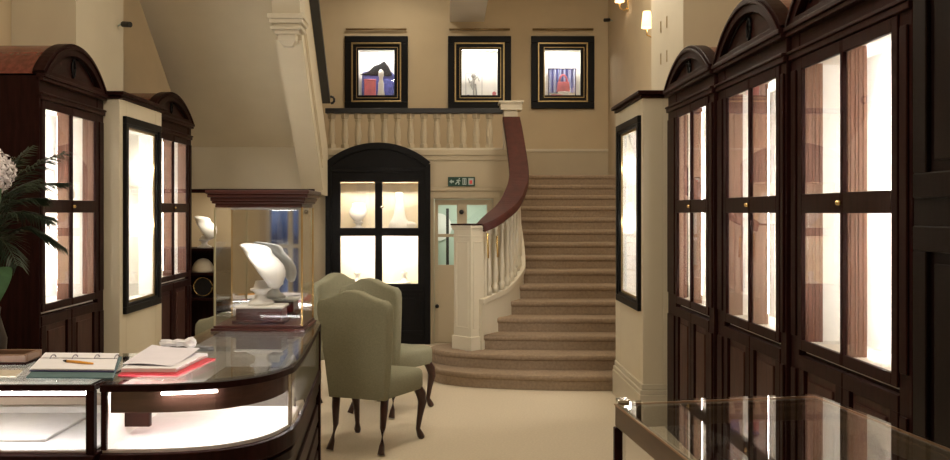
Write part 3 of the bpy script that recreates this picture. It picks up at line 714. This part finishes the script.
for i, (px, py) in enumerate(((661, 27), (667, 22), (661, 59), (667, 56))):
    yy = 1.835 * F / (px - VX)
    o = obj('vent_slot', MB().box(-.004, 0, -.012, .012, -.05, .05).box(-.006, -.004, -.006, .006, -.045, .045), 'wall', bevel=.001); o.location = (1.835, yy, wz(py, yy))
    o.data.materials[0] = M['gold']
    tag(o, ['upper far brass slot on the right chimney breast', 'upper near brass slot on the right chimney breast', 'lower far brass slot on the right chimney breast', 'lower near brass slot on the right chimney breast'][i], 'slot plate', 'brass slots on the chimney breast')

# ------------------------------------------------------------------ chairs
def make_chair(label):
    t = thing('dining_chair', label, 'chair', group='sage upholstered chairs')
    # camel back: outline in x,z
    half = [(x * 1.09, z) for x, z in [(.195, .37), (.215, .60), (.24, .85), (.25, .97), (.247, 1.02), (.225, 1.05), (.17, 1.062), (.11, 1.085), (.055, 1.112), (0, 1.12)]]
    out = half + [(-x, z) for x, z in half[-2::-1]]
    mb = MB()
    def yb(z): return -.20 - .13 * max(0, (z - .42)) ** 1.15
    def rr(k, dy):
        cx, cz = 0, .72
        return [(x * k, yb(z) + dy, cz + (z - cz) * (1 - (1 - k) * .6)) for x, z in out]
    mb.rings([rr(.94, -.075), rr(.985, -.068), rr(1, -.05), rr(1, .0), rr(.985, .02), rr(.93, .032)])
    obj('backrest', mb, 'fabric', t, smooth=True)
    seat = [(-.22, -.21), (.22, -.21), (.285, .21), (.272, .258), (.22, .285), (-.22, .285), (-.272, .258), (-.285, .21)]
    def sr(k, z): return [(x * k, .02 + (y - .02) * k, z) for x, y in seat]
    obj('seat', MB().rings([sr(.97, .375), sr(1, .39), sr(1.0, .475), sr(.985, .50), sr(.93, .518), sr(.6, .532)]), 'fabric', t, smooth=True)
    for sx in (-1, 1):
        pth = [(sx * .245, .22, .385), (sx * .265, .245, .33), (sx * .27, .255, .27), (sx * .255, .245, .17), (sx * .245, .235, .08), (sx * .255, .255, .03), (sx * .26, .27, .012)]
        obj('leg', MB().tube([(sx * .215, .19, .40)] + pth, [.028, .036, .038, .033, .022, .017, .026, .024], 10), 'leg', t, smooth=True)
        pth = [(sx * .185, -.20, .40), (sx * .185, -.215, .30), (sx * .18, -.225, .18), (sx * .19, -.26, .07), (sx * .195, -.285, .012)]
        obj('leg', MB().tube(pth, [.03, .028, .02, .018, .026], 10), 'leg', t, smooth=True)
    return t
ch = make_chair('sage green chair nearest the camera, back turned, beside the glass counter')
ch.location = (-.545, 6.40, 0); ch.rotation_euler = (0, 0, math.radians(-21))
dup(ch, (-.51, 7.5, 0), math.radians(-27), 'sage green chair right behind the nearest one, its seat turned right')
dup(ch, (-1.27, 8.0, 0), math.radians(62), 'sage green chair farthest back, half hidden by the two other green chairs')
c4 = dup(ch, (-1.60, 6.15, 0), math.radians(175), 'pale green chair behind the counter, its back showing left of the glass tower')
c4.scale = (.84, .84, .84)

# ------------------------------------------------------------------ left counters
ZTOP = .98
t = thing('display_counter', 'straight glass display counter with lit white interior at lower left', 'display counter', (-2.0, 3.9, 0))
o6 = Vector((-2.0, 3.9, 0))
def L6(mb):
    for v in mb.b.verts: v.co -= o6
    return mb
cx0, cx1, cy0, cy1 = -2.75, -1.405, 3.555, 4.27
obj('base_cabinet', L6(MB().box(cx0, cx1, cy0, cy1, 0, .66).box(cx0, cx1, cy0 - .015, cy1, .62, .69)), 'wood', t, .005)
obj('deck', L6(MB().box(cx0 + .02, cx1 - .02, cy0 + .03, cy1 - .03, .69, .705).box(cx0 + .02, -1.66, cy0 + .14, cy1 - .12, .705, .72)), 'cloth', t, .006)
obj('back_panel', L6(MB().box(cx0, cx1, cy1 - .03, cy1, .69, .945)), 'lining', t)
obj('front_glass', L6(MB().box(cx0, cx1 - .04, cy0 + .008, cy0 + .014, .69, .945)), 'glass', t)
obj('top_frame', L6(MB().frame(cx0, cx1, cy0, cy1, .028, 'z', .942, .965).box(cx0 + .03, cx1 - .05, cy0 + .028, cy0 + .075, .912, .945)), 'wood', t, .003)
obj('tube_lamp', L6(MB().tube([(cx0 + .05, cy0 + .02, .93), (cx1 - .03, cy0 + .02, .93)], .0065)), 'tube', t, smooth=True)
obj('inner_fill_tube', L6(MB().tube([(cx0 + .05, cy0 + .088, .934), (cx1 - .06, cy0 + .088, .934)], .008)), 'tube', t, smooth=True)  # added fill tube hidden behind the frame, whitens the interior
obj('top_glass', L6(MB().box(cx0, cx1, cy0, cy1, .965, ZTOP)), 'topglass', t, .003)
obj('corner_post', L6(MB().box(cx1 - .036, cx1 - .002, cy0 + .002, cy0 + .036, .69, .942)), 'wood', t, .004)
# inner rear rail
obj('rear_rail', L6(MB().box(cx0 + .01, cx1 - .05, cy1 - .10, cy1 - .032, .755, .80)), plain('beige_rail', (.42, .34, .26), .5, .08, 6), t, .004)

t = thing('curved_display_counter', 'dark wood and glass display counter with rounded corner and lit interior', 'display counter', (-1.05, 4.5, 0))
o7 = Vector((-1.05, 4.5, 0))
def L7(mb):
    for v in mb.b.verts: v.co -= o7
    return mb
front = [tuple(p)[:2] for p in spline([(-1.385, 3.555, 0), (-1.15, 3.565, 0), (-.965, 3.61, 0), (-.85, 3.68, 0), (-.758, 3.79, 0), (-.705, 3.93, 0), (-.69, 4.08, 0), (-.72, 4.6, 0), (-.79, 5.52, 0)], 6)]
outline = front + [(-1.385, 5.52)]
def offs(pts, d):   # inward offset of the front path (interior lies to the left of travel)
    o = []
    for i, p in enumerate(pts):
        a, b = Vector(pts[max(i - 1, 0)]), Vector(pts[min(i + 1, len(pts) - 1)]); tt = (b - a).normalized(); q = Vector(p) + Vector((-tt.y, tt.x)) * d
        o.append((max(q.x, -1.385), min(q.y, 5.52)))
    return o
def inset(d): 
    f = offs(front, d); return f + [(-1.385 + d * 0, 5.52)]
def band(d0, d1): return offs(front, d0) + offs(front, d1)[::-1]
obj('base_cabinet', L7(MB().prism(inset(.03), 'z', 0, .62).prism(inset(.0), 'z', .62, .69).prism(inset(.012), 'z', .56, .60)), 'wood', t, .004)
mb = MB()
for z0, z1 in ((.1, .2), (.24, .34), (.38, .48)): mb.prism(band(.015, .04), 'z', z0, z1)
obj('base_moulding', L7(mb), 'wood', t, .004)
fd = [p for p in offs(front, .03) if p[1] < 4.42]
obj('deck', L7(MB().prism(fd + [(-1.385, fd[-1][1])], 'z', .69, .705)), 'cloth', t)
bd = [p for p in offs(front, .03) if p[1] > fd[-1][1] - .001]
obj('rear_deck', L7(MB().prism(bd + [(-1.385, 5.52), (-1.385, fd[-1][1] + .002)], 'z', .69, .705)), plain('brown_velvet', (.10, .085, .07), .9, .1, 40), t)
obj('curved_glass', L7(MB().prism(band(.008, .014), 'z', .705, .945)), 'glass', t)
obj('top_frame', L7(MB().prism(band(0, .03), 'z', .938, .965).box(-1.385, -1.355, 3.585, 5.52, .938, .965).box(-1.385, -.79, 5.49, 5.52, .938, .965)), 'wood', t, .003)
fi = [i for i, p in enumerate(front) if p[0] > -1.362 or p[1] > 3.8]
sub = [front[i] for i in range(len(front)) if i >= fi[0]]
fo, fi2 = offs(sub, .045), offs(sub, .07)
obj('pelmet', L7(MB().prism(fo + fi2[::-1], 'z', .845, .945)), plain('brown_pelmet', (.085, .04, .028), .35, .3, 6, stretch=(1, 1, 6)), t, .003)
lp = [front[i] for i in range(len(front)) if front[i][1] < 3.62]
obj('tube_lamp', L7(MB().tube([(x, y + .022, .926) for x, y in lp[6:]], .0052)), 'tube', t, smooth=True)
obj('inner_fill_tube', L7(MB().tube([(x, y, .90) for x, y in offs(sub, .085)[:-3]], .009)), 'tube', t, smooth=True)  # added fill tube behind the pelmet to brighten the case
obj('top_glass', L7(MB().prism(inset(.0), 'z', .965, ZTOP)), 'topglass', t, .003)
obj('rear_panel', L7(MB().box(-1.385, -1.37, 3.60, 5.52, .69, .94).box(-1.37, -.80, 5.505, 5.52, .69, .94)), 'lining', t)
obj('divider_panel', L7(MB().box(-1.383, -1.265, 3.79, 3.82, .745, .90)), 'wood', t, .003)
obj('corner_post', L7(MB().box(-1.383, -1.362, 3.562, 3.585, .705, .938)), 'wood', t, .003)
kx = [p for p in front if p[1] > 4.0][0]
obj('corner_post', L7(MB().box(kx[0] - .03, kx[0] - .012, kx[1] - .012, kx[1] + .012, .705, .938)), 'chrome', t, .003)
obj('rear_post', L7(MB().box(-.815, -.79, 5.475, 5.515, 0, .94)), 'wood', t, .004)

# stationery on the counter
def on(px, py): Y = (EYE - ZTOP) * F / (py - HY); return wx(px, Y), Y
def quad(px4, z0, z1, inset_=0):
    P_ = [on(*p) for p in px4]
    return MB().prism(P_, 'z', z0, z1)
def centre(o):
    me = o.data; c = sum((v.co for v in me.vertices), Vector()) / len(me.vertices); c.z = min(v.co.z for v in me.vertices)
    for v in me.vertices: v.co -= c
    o.location = c; return o
o = centre(obj('desk_blotter', quad([(26, 378.5), (113, 379.5), (122, 358), (47, 357.5)], ZTOP + .0005, ZTOP + .0075), 'teal', bevel=.002)); tag(o, 'dark teal desk blotter lying under the open planner', 'blotter')
t = thing('open_planner', 'open spiral planner with white pages on the teal blotter', 'planner', (on(70, 367)[0], on(70, 367)[1], ZTOP + .008))
o8 = Vector(t.location)
def L8(mb):
    for v in mb.b.verts: v.co -= o8
    return mb
obj('cover', L8(quad([(29, 373.5), (114, 374.5), (119, 357.5), (45, 356.5)], ZTOP + .0082, ZTOP + .012)), 'navy', t, .001)
def page(py0, py1): return [(29 + (373.5 - py0) * .95, py0), (114 + (374 - py0) * .3, py0 + .7), (114 + (374 - py1) * .3, py1 + .7), (29 + (373.5 - py1) * .95, py1)]
obj('page', L8(quad(page(373, 362.6), ZTOP + .012, ZTOP + .019)), 'paper', t, .002)
obj('page', L8(quad(page(361.4, 356.5), ZTOP + .012, ZTOP + .019)), 'paper', t, .002)
for px in (53, 75, 97, 117):
    X_, Y_ = on(px, 362)
    obj('ring', L8(MB().tube([(X_, Y_ + .03 * math.cos(q), ZTOP + .016 + .016 * math.sin(q)) for q in [PI * i / 8 for i in range(9)]], .0028, 6)), 'ink', t, smooth=True)
a, b = on(63, 366.5), on(93, 369.5)
t = thing('pen', 'orange pen lying across the open planner', 'pen', (a[0], a[1], ZTOP + .0195)); oP = Vector(t.location); zP = ZTOP + .0255
def L9(mb):
    for v in mb.b.verts: v.co -= oP
    return mb
d = (Vector((b[0], b[1], zP)) - Vector((a[0], a[1], zP)))
A_ = Vector((a[0], a[1], zP))
obj('barrel', L9(MB().tube([A_ + d * .15, A_ + d * .6, A_ + d], [.0058, .0058, .004])), 'orange', t, smooth=True)
obj('tip', L9(MB().tube([A_, A_ + d * .08, A_ + d * .15], [.002, .0055, .0058])), 'jet', t, smooth=True)
o = centre(obj('red_folder', quad([(118, 376), (178, 376), (216, 359.5), (140, 357)], ZTOP + .0005, ZTOP + .006), 'redfold', bevel=.001)); tag(o, 'red folder under the loose white papers on the counter', 'folder')
t = thing('paper_stack', 'stack of loose white papers on the red folder', 'papers', (*on(165, 366), ZTOP + .0065)); o8 = Vector(t.location)
obj('sheets', L8(quad([(121, 374), (176, 374), (208, 358.5), (150, 355)], ZTOP + .0065, ZTOP + .024)), 'paper', t, .002)
mb = MB(); P4 = [Vector((*on(*p), 0)) for p in [(122, 371), (172, 372.5), (200, 358), (152, 354)]]
g = []
for i in range(9):
    row = []
    for j in range(7):
        u, v = i / 8, j / 6; p = (P4[0] * (1 - u) + P4[1] * u) * (1 - v) + (P4[3] * (1 - u) + P4[2] * u) * v
        p.z = ZTOP + .0255 + .014 * v * v + .004 * math.sin(u * 4 + v * 3) + .004; row.append(mb.b.verts.new(p))
    g.append(row)
for i in range(8):
    for j in range(6): mb.b.faces.new([g[i][j], g[i + 1][j], g[i + 1][j + 1], g[i][j + 1]])
obj('top_sheet', L8(mb), plain('lilac_paper', (.80, .76, .84), .7, .03, 10), t, smooth=True)
mb = MB()
c0 = on(184, 350.5)
def crumple(a, z): return 1 + .22 * math.sin(a * 5 + z * 40) + .15 * math.sin(a * 9 + 1.3 + z * 90)
mb.rings([[(c0[0] - .02 + x_ + .0, c0[1] + .0 + r_ * math.cos(q) * crumple(q, x_), ZTOP + .001 + .036 + r_ * .85 * math.sin(q) * crumple(q, x_ + .3) * .9) for q in [2 * PI * k / 14 for k in range(14)]]
          for x_, r_ in ((-.10, .004), (-.09, .018), (-.06, .022), (-.035, .016), (-.01, .024), (.02, .019), (.04, .028), (.06, .030), (.075, .02), (.08, .004))])
o = centre(obj('crumpled_tissue', mb, 'paper', smooth=False)); tag(o, 'crumpled white tissue lying behind the loose papers', 'tissue')
mb = MB(); xa, ya_ = on(25, 365.5)
t = thing('wooden_tray', 'low brown wooden tray at the left end of the counter top', 'tray', (xa - .3, ya_ + .085, ZTOP + .0005))
obj('base', MB().box(-.3, .3, -.08, .08, 0, .012), 'wood', t, .002); obj('rim', MB().frame(-.3, .3, -.08, .08, .018, 'z', .012, .046), plain('tan_wood', (.22, .13, .085), .3, .2, 6), t, .003)
o = centre(obj('cloth_pad', quad([(-30, 377), (16, 377), (23, 371), (-20, 371)], ZTOP + .0005, ZTOP + .006), plain('pale_suede', (.55, .48, .38), .9, .08, 30), bevel=.002)); tag(o, 'pale suede pad beside the teal blotter at left', 'pad')

# ------------------------------------------------------------------ glass display tower on the counter
ty0, ty1, tx0, tx1 = 5.06, 5.46, -1.322, -.832
tz = ZTOP + .0005
t = thing('display_tower', 'square glass display tower with mahogany canopy standing on the counter', 'display case', ((tx0 + tx1) / 2, (ty0 + ty1) / 2, tz))
oT = Vector(t.location)
def LT_(mb):
    for v in mb.b.verts: v.co -= oT
    return mb
zc0 = wz(207.5, ty0)
obj('base', LT_(MB().box(tx0 - .02, tx1 + .02, ty0 - .02, ty1 + .02, tz, tz + .016).box(tx0 - .008, tx1 + .008, ty0 - .008, ty1 + .008, tz + .016, tz + .03)), 'canopy', t, .004)
mb = MB()
for o_, a, b in ((.0, zc0, zc0 + .022), (.015, zc0 + .022, zc0 + .036), (.022, zc0 + .036, zc0 + .056), (.036, zc0 + .056, zc0 + .076), (.044, zc0 + .076, zc0 + .098)): mb.box(tx0 - o_, tx1 + o_, ty0 - o_, ty1 + o_, a, b)
obj('canopy', LT_(mb), 'canopy', t, .005)
zg0 = tz + .03
for nm, bx in (('front_glass', (tx0, tx1, ty0, ty0 + .006)), ('side_glass', (tx0, tx0 + .006, ty0 + .006, ty1 - .006)), ('side_glass', (tx1 - .006, tx1, ty0 + .006, ty1 - .006))):
    obj(nm, LT_(MB().box(*bx, zg0, zc0)), 'glass', t)
obj('mirror_back', LT_(MB().box(tx0 + .006, tx1 - .006, ty1 - .008, ty1, zg0, zc0)), 'mirror', t)
for xx in (tx0, tx1):
    for yy in (ty0, ty1): obj('corner_strip', LT_(MB().box(xx - .005, xx + .005, yy - .005, yy + .005, zg0, zc0)), plain('edge_brass', (.55, .50, .32), .3, .05, 10, metal=.6) if yy == ty0 and xx == tx0 else 'brass', t)
obj('lamp', LT_(MB().box(tx0 + .08, tx1 - .08, ty0 + .03, ty0 + .05, zc0 - .012, zc0 - .001)), plain('lamp_housing', (.5, .48, .44), .4, .05, 10), t)
pl_ = thing('display_plinth', 'small mahogany plinth inside the glass tower under the bust', 'plinth', (wx(262, 5.25), 5.25, zg0 + .0005))
obj('block', MB().box(-.15, .15, -.11, .11, 0, .018).box(-.13, .13, -.095, .095, .018, .085), 'canopy', pl_, .004)
obj('cushion', MB().box(-.14, .14, -.10, .10, .085, .10), 'lining', pl_, .005)
o = bust('large white necklace bust on the plinth inside the glass tower', (wx(261, 5.25), 5.25, zg0 + .102), math.radians(60), .98)

# ------------------------------------------------------------------ right foreground glass case
ZT2 = 1.0
def on2(px, py): Y = (EYE - ZT2) * F / (py - HY); return Vector((wx(px, Y), Y))
A, B = on2(615, 401.2), on2(815, 393.5); E1 = on2(695, 462); E2 = on2(950, 446)
dA, dB = (E1 - A).normalized(), (E2 - B).normalized()
ln = 1.75
dm = ((dA + dB) / 2).normalized()
Cq, Dq = B + dB * ln, A + dA * ln
quadp = [A, B, Cq, Dq]
t = thing('table_display_case', 'glass topped table display case at lower right', 'display case', (sum(p.x for p in quadp) / 4, sum(p.y for p in quadp) / 4, 0)); oQ = Vector(t.location)
def LQ(mb):
    for v in mb.b.verts: v.co -= oQ
    return mb
cen = sum(quadp, Vector((0, 0))) / 4
def ins(d): return [tuple(p + (cen - p).normalized() * d * 1.3) for p in quadp]
def edge_bar(mb, p, q, w_, z0, z1, nrm):
    mb.prism([tuple(p), tuple(q), tuple(q + nrm * w_), tuple(p + nrm * w_)], 'z', z0, z1)
def ring_prism(mb, d0, d1, z0, z1):
    o_, i_ = ins(d0), ins(d1)
    for k in range(4): mb.prism([o_[k], o_[(k + 1) % 4], i_[(k + 1) % 4], i_[k]], 'z', z0, z1)
    return mb
obj('top_glass', LQ(MB().prism(ins(0), 'z', ZT2 - .012, ZT2)), 'topglass', t, .002)
obj('top_frame', LQ(ring_prism(MB(), .0, .03, ZT2 - .085, ZT2 - .013)), plain('brown_rail', (.12, .078, .05), .32, .2, 6, stretch=(1, 1, 6)), t, .003)
obj('brass_edge', LQ(ring_prism(MB(), -.004, .004, ZT2 - .014, ZT2 - .008)), plain('copper_edge', (.55, .35, .22), .3, .05, 10, metal=.8), t)
for k in range(4):
    p = Vector(ins(.012)[k]); obj('corner_post', LQ(MB().box(p.x - .014, p.x + .014, p.y - .014, p.y + .014, .70, ZT2 - .086)), 'wood', t, .003)
p = Vector(ins(.02)[0]); obj('corner_bracket', LQ(MB().box(p.x - .01, p.x + .03, p.y - .02, p.y + .03, ZT2 + .0, ZT2 + .012)), 'chrome', t, .003)
P_ = ins(.01)
for k in range(4):
    p, q = Vector(P_[k]), Vector(P_[(k + 1) % 4]); nn = (q - p).normalized(); nn = Vector((-nn.y, nn.x)); nn = nn if nn.dot(cen - p) > 0 else -nn
    obj('side_glass', LQ(MB().prism([tuple(p), tuple(q), tuple(q + nn * .006), tuple(p + nn * .006)], 'z', .70, ZT2 - .086)), 'glass', t)
obj('base_cabinet', LQ(MB().prism(ins(.0), 'z', .0, .66).prism(ins(-.01), 'z', .62, .66).prism(ins(-.015), 'z', 0, .08)), 'wood', t, .004)
obj('deck', LQ(MB().prism(ins(.02), 'z', .66, .70)), plain('grey_velvet', (.20, .17, .15), .9, .1, 40), t)
obj('display_pad', LQ(MB().box(1.0, 1.32, 2.3, 2.72, .7005, .73)), 'lining', t, .008)
# small stands in the cabinets
def small_stand(label, loc, rz=0, s=.5):
    o = obj('necklace_stand', bust_mb(s), 'bust', smooth=True); o.location = loc; o.rotation_euler = (0, 0, rz); o.scale = (.8, .6, 1)
    tag(o, label, 'necklace stand', 'small white necklace stands in the cabinets')
small_stand('small white necklace stand, far bay of the nearest right cabinet', (1.82, 4.06, 1.021), -PI / 2)
small_stand('small white necklace stand, near bay of the nearest right cabinet', (1.82, 3.60, 1.021), -PI / 2)
small_stand('small white necklace stand, far bay of the middle right cabinet', (1.80, 5.18, 1.021), -PI / 2)
small_stand('small white necklace stand on upper glass shelf of the near left cabinet', (-2.84, 6.70, 1.699), PI / 2)

# ------------------------------------------------------------------ palm and flower arrangement
pt = thing('potted_palm', 'dark green potted palm with drooping fronds at the left edge', 'potted plant', (-2.70, 4.95, .0))
obj('pedestal', MB().box(-.17, .17, -.17, .17, 0, .06).box(-.13, .13, -.13, .13, .06, .80).box(-.17, .17, -.17, .17, .80, .85), 'wood', pt, .006)
obj('pot', MB().lathe([(.10, .85), (.12, .88), (.16, 1.05), (.165, 1.10), (.145, 1.10), (.13, 1.05), (.02, 1.04)], n=20), 'pot', pt, smooth=True)
def frond(path, width, n=26, droop=.0, spread=1.0):
    mb = MB(); sp_ = spline(path, 8); mb.tube(sp_, [.007 * (1 - .7 * i / len(sp_)) for i in range(len(sp_))], 5)
    N_ = len(sp_)
    for k in range(n):
        f = .12 + .88 * k / n; idx = min(N_ - 2, int(f * (N_ - 1))); p = sp_[idx]; tt = (sp_[idx + 1] - sp_[idx]).normalized()
        side = tt.cross(Vector((0, 0, 1))).normalized(); up = side.cross(tt)
        ll = width * math.sin(PI * (.12 + .80 * f)) ** .7
        for sg in (-1, 1):
            d_ = (side * sg * .8 + tt * .75 + up * random.uniform(-.1, .1) + Vector((0, 0, -droop))).normalized()
            q = p + d_ * ll; m_ = p + d_ * ll * .5 + Vector((0, 0, .01)); wv_ = tt.cross(d_).cross(d_).normalized() * .0052
            q.z -= ll * droop * .4
            v = [mb.b.verts.new(c) for c in (p - wv_ * .4, m_ - wv_, q, m_ + wv_, p + wv_ * .4)]
            mb.face(v)
    return mb
pt.scale = (1, 1, 1.065)
tips = [((.30, .25, 1.72), (.12, .10, 1.55), .20), ((.42, .10, 1.62), (.2, .05, 1.55), .20), ((.52, -.05, 1.50), (.26, 0, 1.52), .2), ((.50, .18, 1.36), (.28, .1, 1.46), .19), ((.40, -.16, 1.28), (.24, -.08, 1.42), .18), ((.24, .3, 1.9), (.1, .12, 1.6), .18),
        ((-.3, .2, 1.7), (-.1, .1, 1.55), .2), ((-.42, -.1, 1.45), (-.2, -.05, 1.5), .2), ((.05, -.45, 1.5), (.02, -.22, 1.52), .2), ((-.05, .45, 1.6), (0, .2, 1.55), .2), ((.60, -.05, 1.85), (.28, -.02, 1.68), .17), ((.56, .06, 1.70), (.28, .02, 1.62), .17), ((.30, .0, 1.82), (.12, 0, 1.6), .2), ((.36, .3, 1.52), (.18, .15, 1.52), .19)]
for tip, midp, wd in tips:
    obj('frond', frond([(0, 0, 1.06), (midp[0] * .5, midp[1] * .5, 1.32), midp, tuple(.5 * (a + b) + (.03 if i == 2 else 0) for i, (a, b) in enumerate(zip(midp, tip))), tip], wd, n=36, droop=.25), 'frond', pt)
# flower vase next to it
fv = thing('flower_vase', 'white hydrangea bloom with broad green leaves at the left edge', 'flower vase', (-2.36, 4.62, 0))
obj('stand', MB().lathe([(.12, 0), (.12, .03), (.03, .06), (.025, .80), (.11, .84), (.11, .86)], n=18), 'wood', fv, smooth=False)
obj('vase', MB().lathe([(.05, .86), (.075, .92), (.08, 1.0), (.045, 1.12), (.05, 1.16), (.04, 1.16)], n=18), 'vase', fv, smooth=True)
bl = MB()
for k in range(90):
    z = 1 - 2 * (k + .5) / 90; a = k * 2.399963; r = math.sqrt(1 - z * z)
    n_ = Vector((r * math.cos(a), r * math.sin(a), z)); c = Vector((.0, 0, 1.86)) + n_ * .105 * random.uniform(.9, 1.1)
    s1 = n_.orthogonal().normalized(); s2 = n_.cross(s1)
    for q in range(4):
        b1 = s1 * math.cos(q * PI / 2) + s2 * math.sin(q * PI / 2); b2 = s1 * math.cos(q * PI / 2 + PI / 2) + s2 * math.sin(q * PI / 2 + PI / 2)
        bl.face([bl.b.verts.new(v) for v in (c, c + (b1 * .8 + b2 * .25) * .03, c + (b1 + b2) * .026 + n_ * .008, c + (b2 * .8 + b1 * .25) * .03)])
obj('bloom', bl, 'petal', fv)
obj('stem', MB().tube([(0, 0, 1.05), (.02, 0, 1.5), (.06, 0, 1.82)], .006), 'leaf', fv, smooth=True)
def broad_leaf(p0, p1, w_):
    mb = MB(); p0, p1 = Vector(p0), Vector(p1); d_ = p1 - p0; sd = d_.cross(Vector((0, 1, 0))).normalized()
    L_, R_ = [], []
    for i in range(9):
        f = i / 8; c = p0 + d_ * f + Vector((0, 0, .05 * math.sin(PI * f))); ww = w_ * math.sin(PI * min(.99, f * .93 + .05)) ** .8
        L_.append(c + sd * ww + Vector((0, -.01, 0))); R_.append(c - sd * ww); 
    V = [(mb.b.verts.new(a), mb.b.verts.new(b)) for a, b in zip(L_, R_)]
    for (a, b), (c, d2) in zip(V, V[1:]): mb.face([a, b, d2, c])
    return mb
obj('leaf', broad_leaf((0, 0, 1.14), (.13, -.05, 1.37), .05), 'leaf', fv, smooth=True)
obj('leaf', broad_leaf((0, 0, 1.14), (-.15, -.02, 1.4), .05), 'leaf', fv, smooth=True)

# ------------------------------------------------------------------ lights
def point_fill(name, loc, r, power, col=(1, .88, .70)):
    l = bpy.data.lights.new(name, 'POINT'); l.shadow_soft_size = r; l.energy = power; l.color = col
    o = bpy.data.objects.new(name, l); C.objects.link(o); o.location = loc
point_fill('fill_light_front', (-.2, 3.6, 3.7), .2, 34)  # unseen fill, added to lift the stair soffit from below
point_fill('fill_light_rear', (1.3, 9.0, 4.0), .2, 34)  # unseen fill, added for the beam and back wall
def area(name, loc, size, power, col=(1, .885, .705), rot=(0, 0, 0)):
    l = bpy.data.lights.new(name, 'AREA'); l.shape = 'DISK'; l.size = size; l.energy = power; l.color = col
    o = bpy.data.objects.new(name, l); C.objects.link(o); o.location = loc; o.rotation_euler = rot; return o
for i, (x, y, p) in enumerate(((-1.3, 3.2, 62), (-.3, 5.6, 25), (1.35, 7.6, 40), (1.5, 10.2, 26), (-.8, 12.4, 20), (-.6, 1.5, 30))):
    area('ceiling_fill', (x, y, ZC - .05), .5, p)  # added ceiling fills without fittings, brighten counter, stairs and pier
area('passage_lamp', ((dr[0] + dr[1]) / 2, 12.3, 1.98), .3, 10, (1, .97, .88))
area('alcove_fill', (-2.6, 10.95, 1.98), .15, 9)  # unseen fill that brightens the alcove wall and bust
area('tower_lamp', ((tx0 + tx1) / 2, 5.12, zc0 - .014), .18, 2.2, (1, .95, .86))
wd = bpy.data.worlds.new('street_sky'); bpy.context.scene.world = wd; wd.use_nodes = True
wt = wd.node_tree; wtc = wt.nodes.new('ShaderNodeTexCoord'); wmp = wt.nodes.new('ShaderNodeMapping'); wmp.inputs['Scale'].default_value = (26, 26, 9)
wno = wt.nodes.new('ShaderNodeTexNoise'); wno.inputs['Scale'].default_value = 1.5; wrp = wt.nodes.new('ShaderNodeValToRGB')
wrp.color_ramp.elements[0].position = .40; wrp.color_ramp.elements[0].color = (.03, .05, .12, 1); wrp.color_ramp.elements[1].position = .62; wrp.color_ramp.elements[1].color = (.30, .40, .70, 1)
wt.links.new(wtc.outputs['Generated'], wmp.inputs['Vector']); wt.links.new(wmp.outputs['Vector'], wno.inputs['Vector']); wt.links.new(wno.outputs['Fac'], wrp.inputs['Fac']); wt.links.new(wrp.outputs['Color'], wt.nodes['Background'].inputs['Color'])
wd.node_tree.nodes['Background'].inputs['Strength'].default_value = .55

# ------------------------------------------------------------------ camera
cam = bpy.data.cameras.new('camera'); co = bpy.data.objects.new('camera', cam); C.objects.link(co)
co.location = (0, 0, EYE); co.rotation_euler = (PI / 2, 0, 0)
cam.sensor_width = 36; cam.lens = 36 * F / 950
cam.shift_x = (475 - VX) / 950; cam.shift_y = (HY - 230) / 950
cam.clip_start = .05
sc = bpy.context.scene; sc.camera = co
sc.view_settings.view_transform = 'Standard'; sc.view_settings.look = 'None'; sc.view_settings.gamma = 1; sc.view_settings.exposure = 0
sc.cycles.max_bounces = 10; sc.cycles.transparent_max_bounces = 16; sc.cycles.sample_clamp_indirect = 6
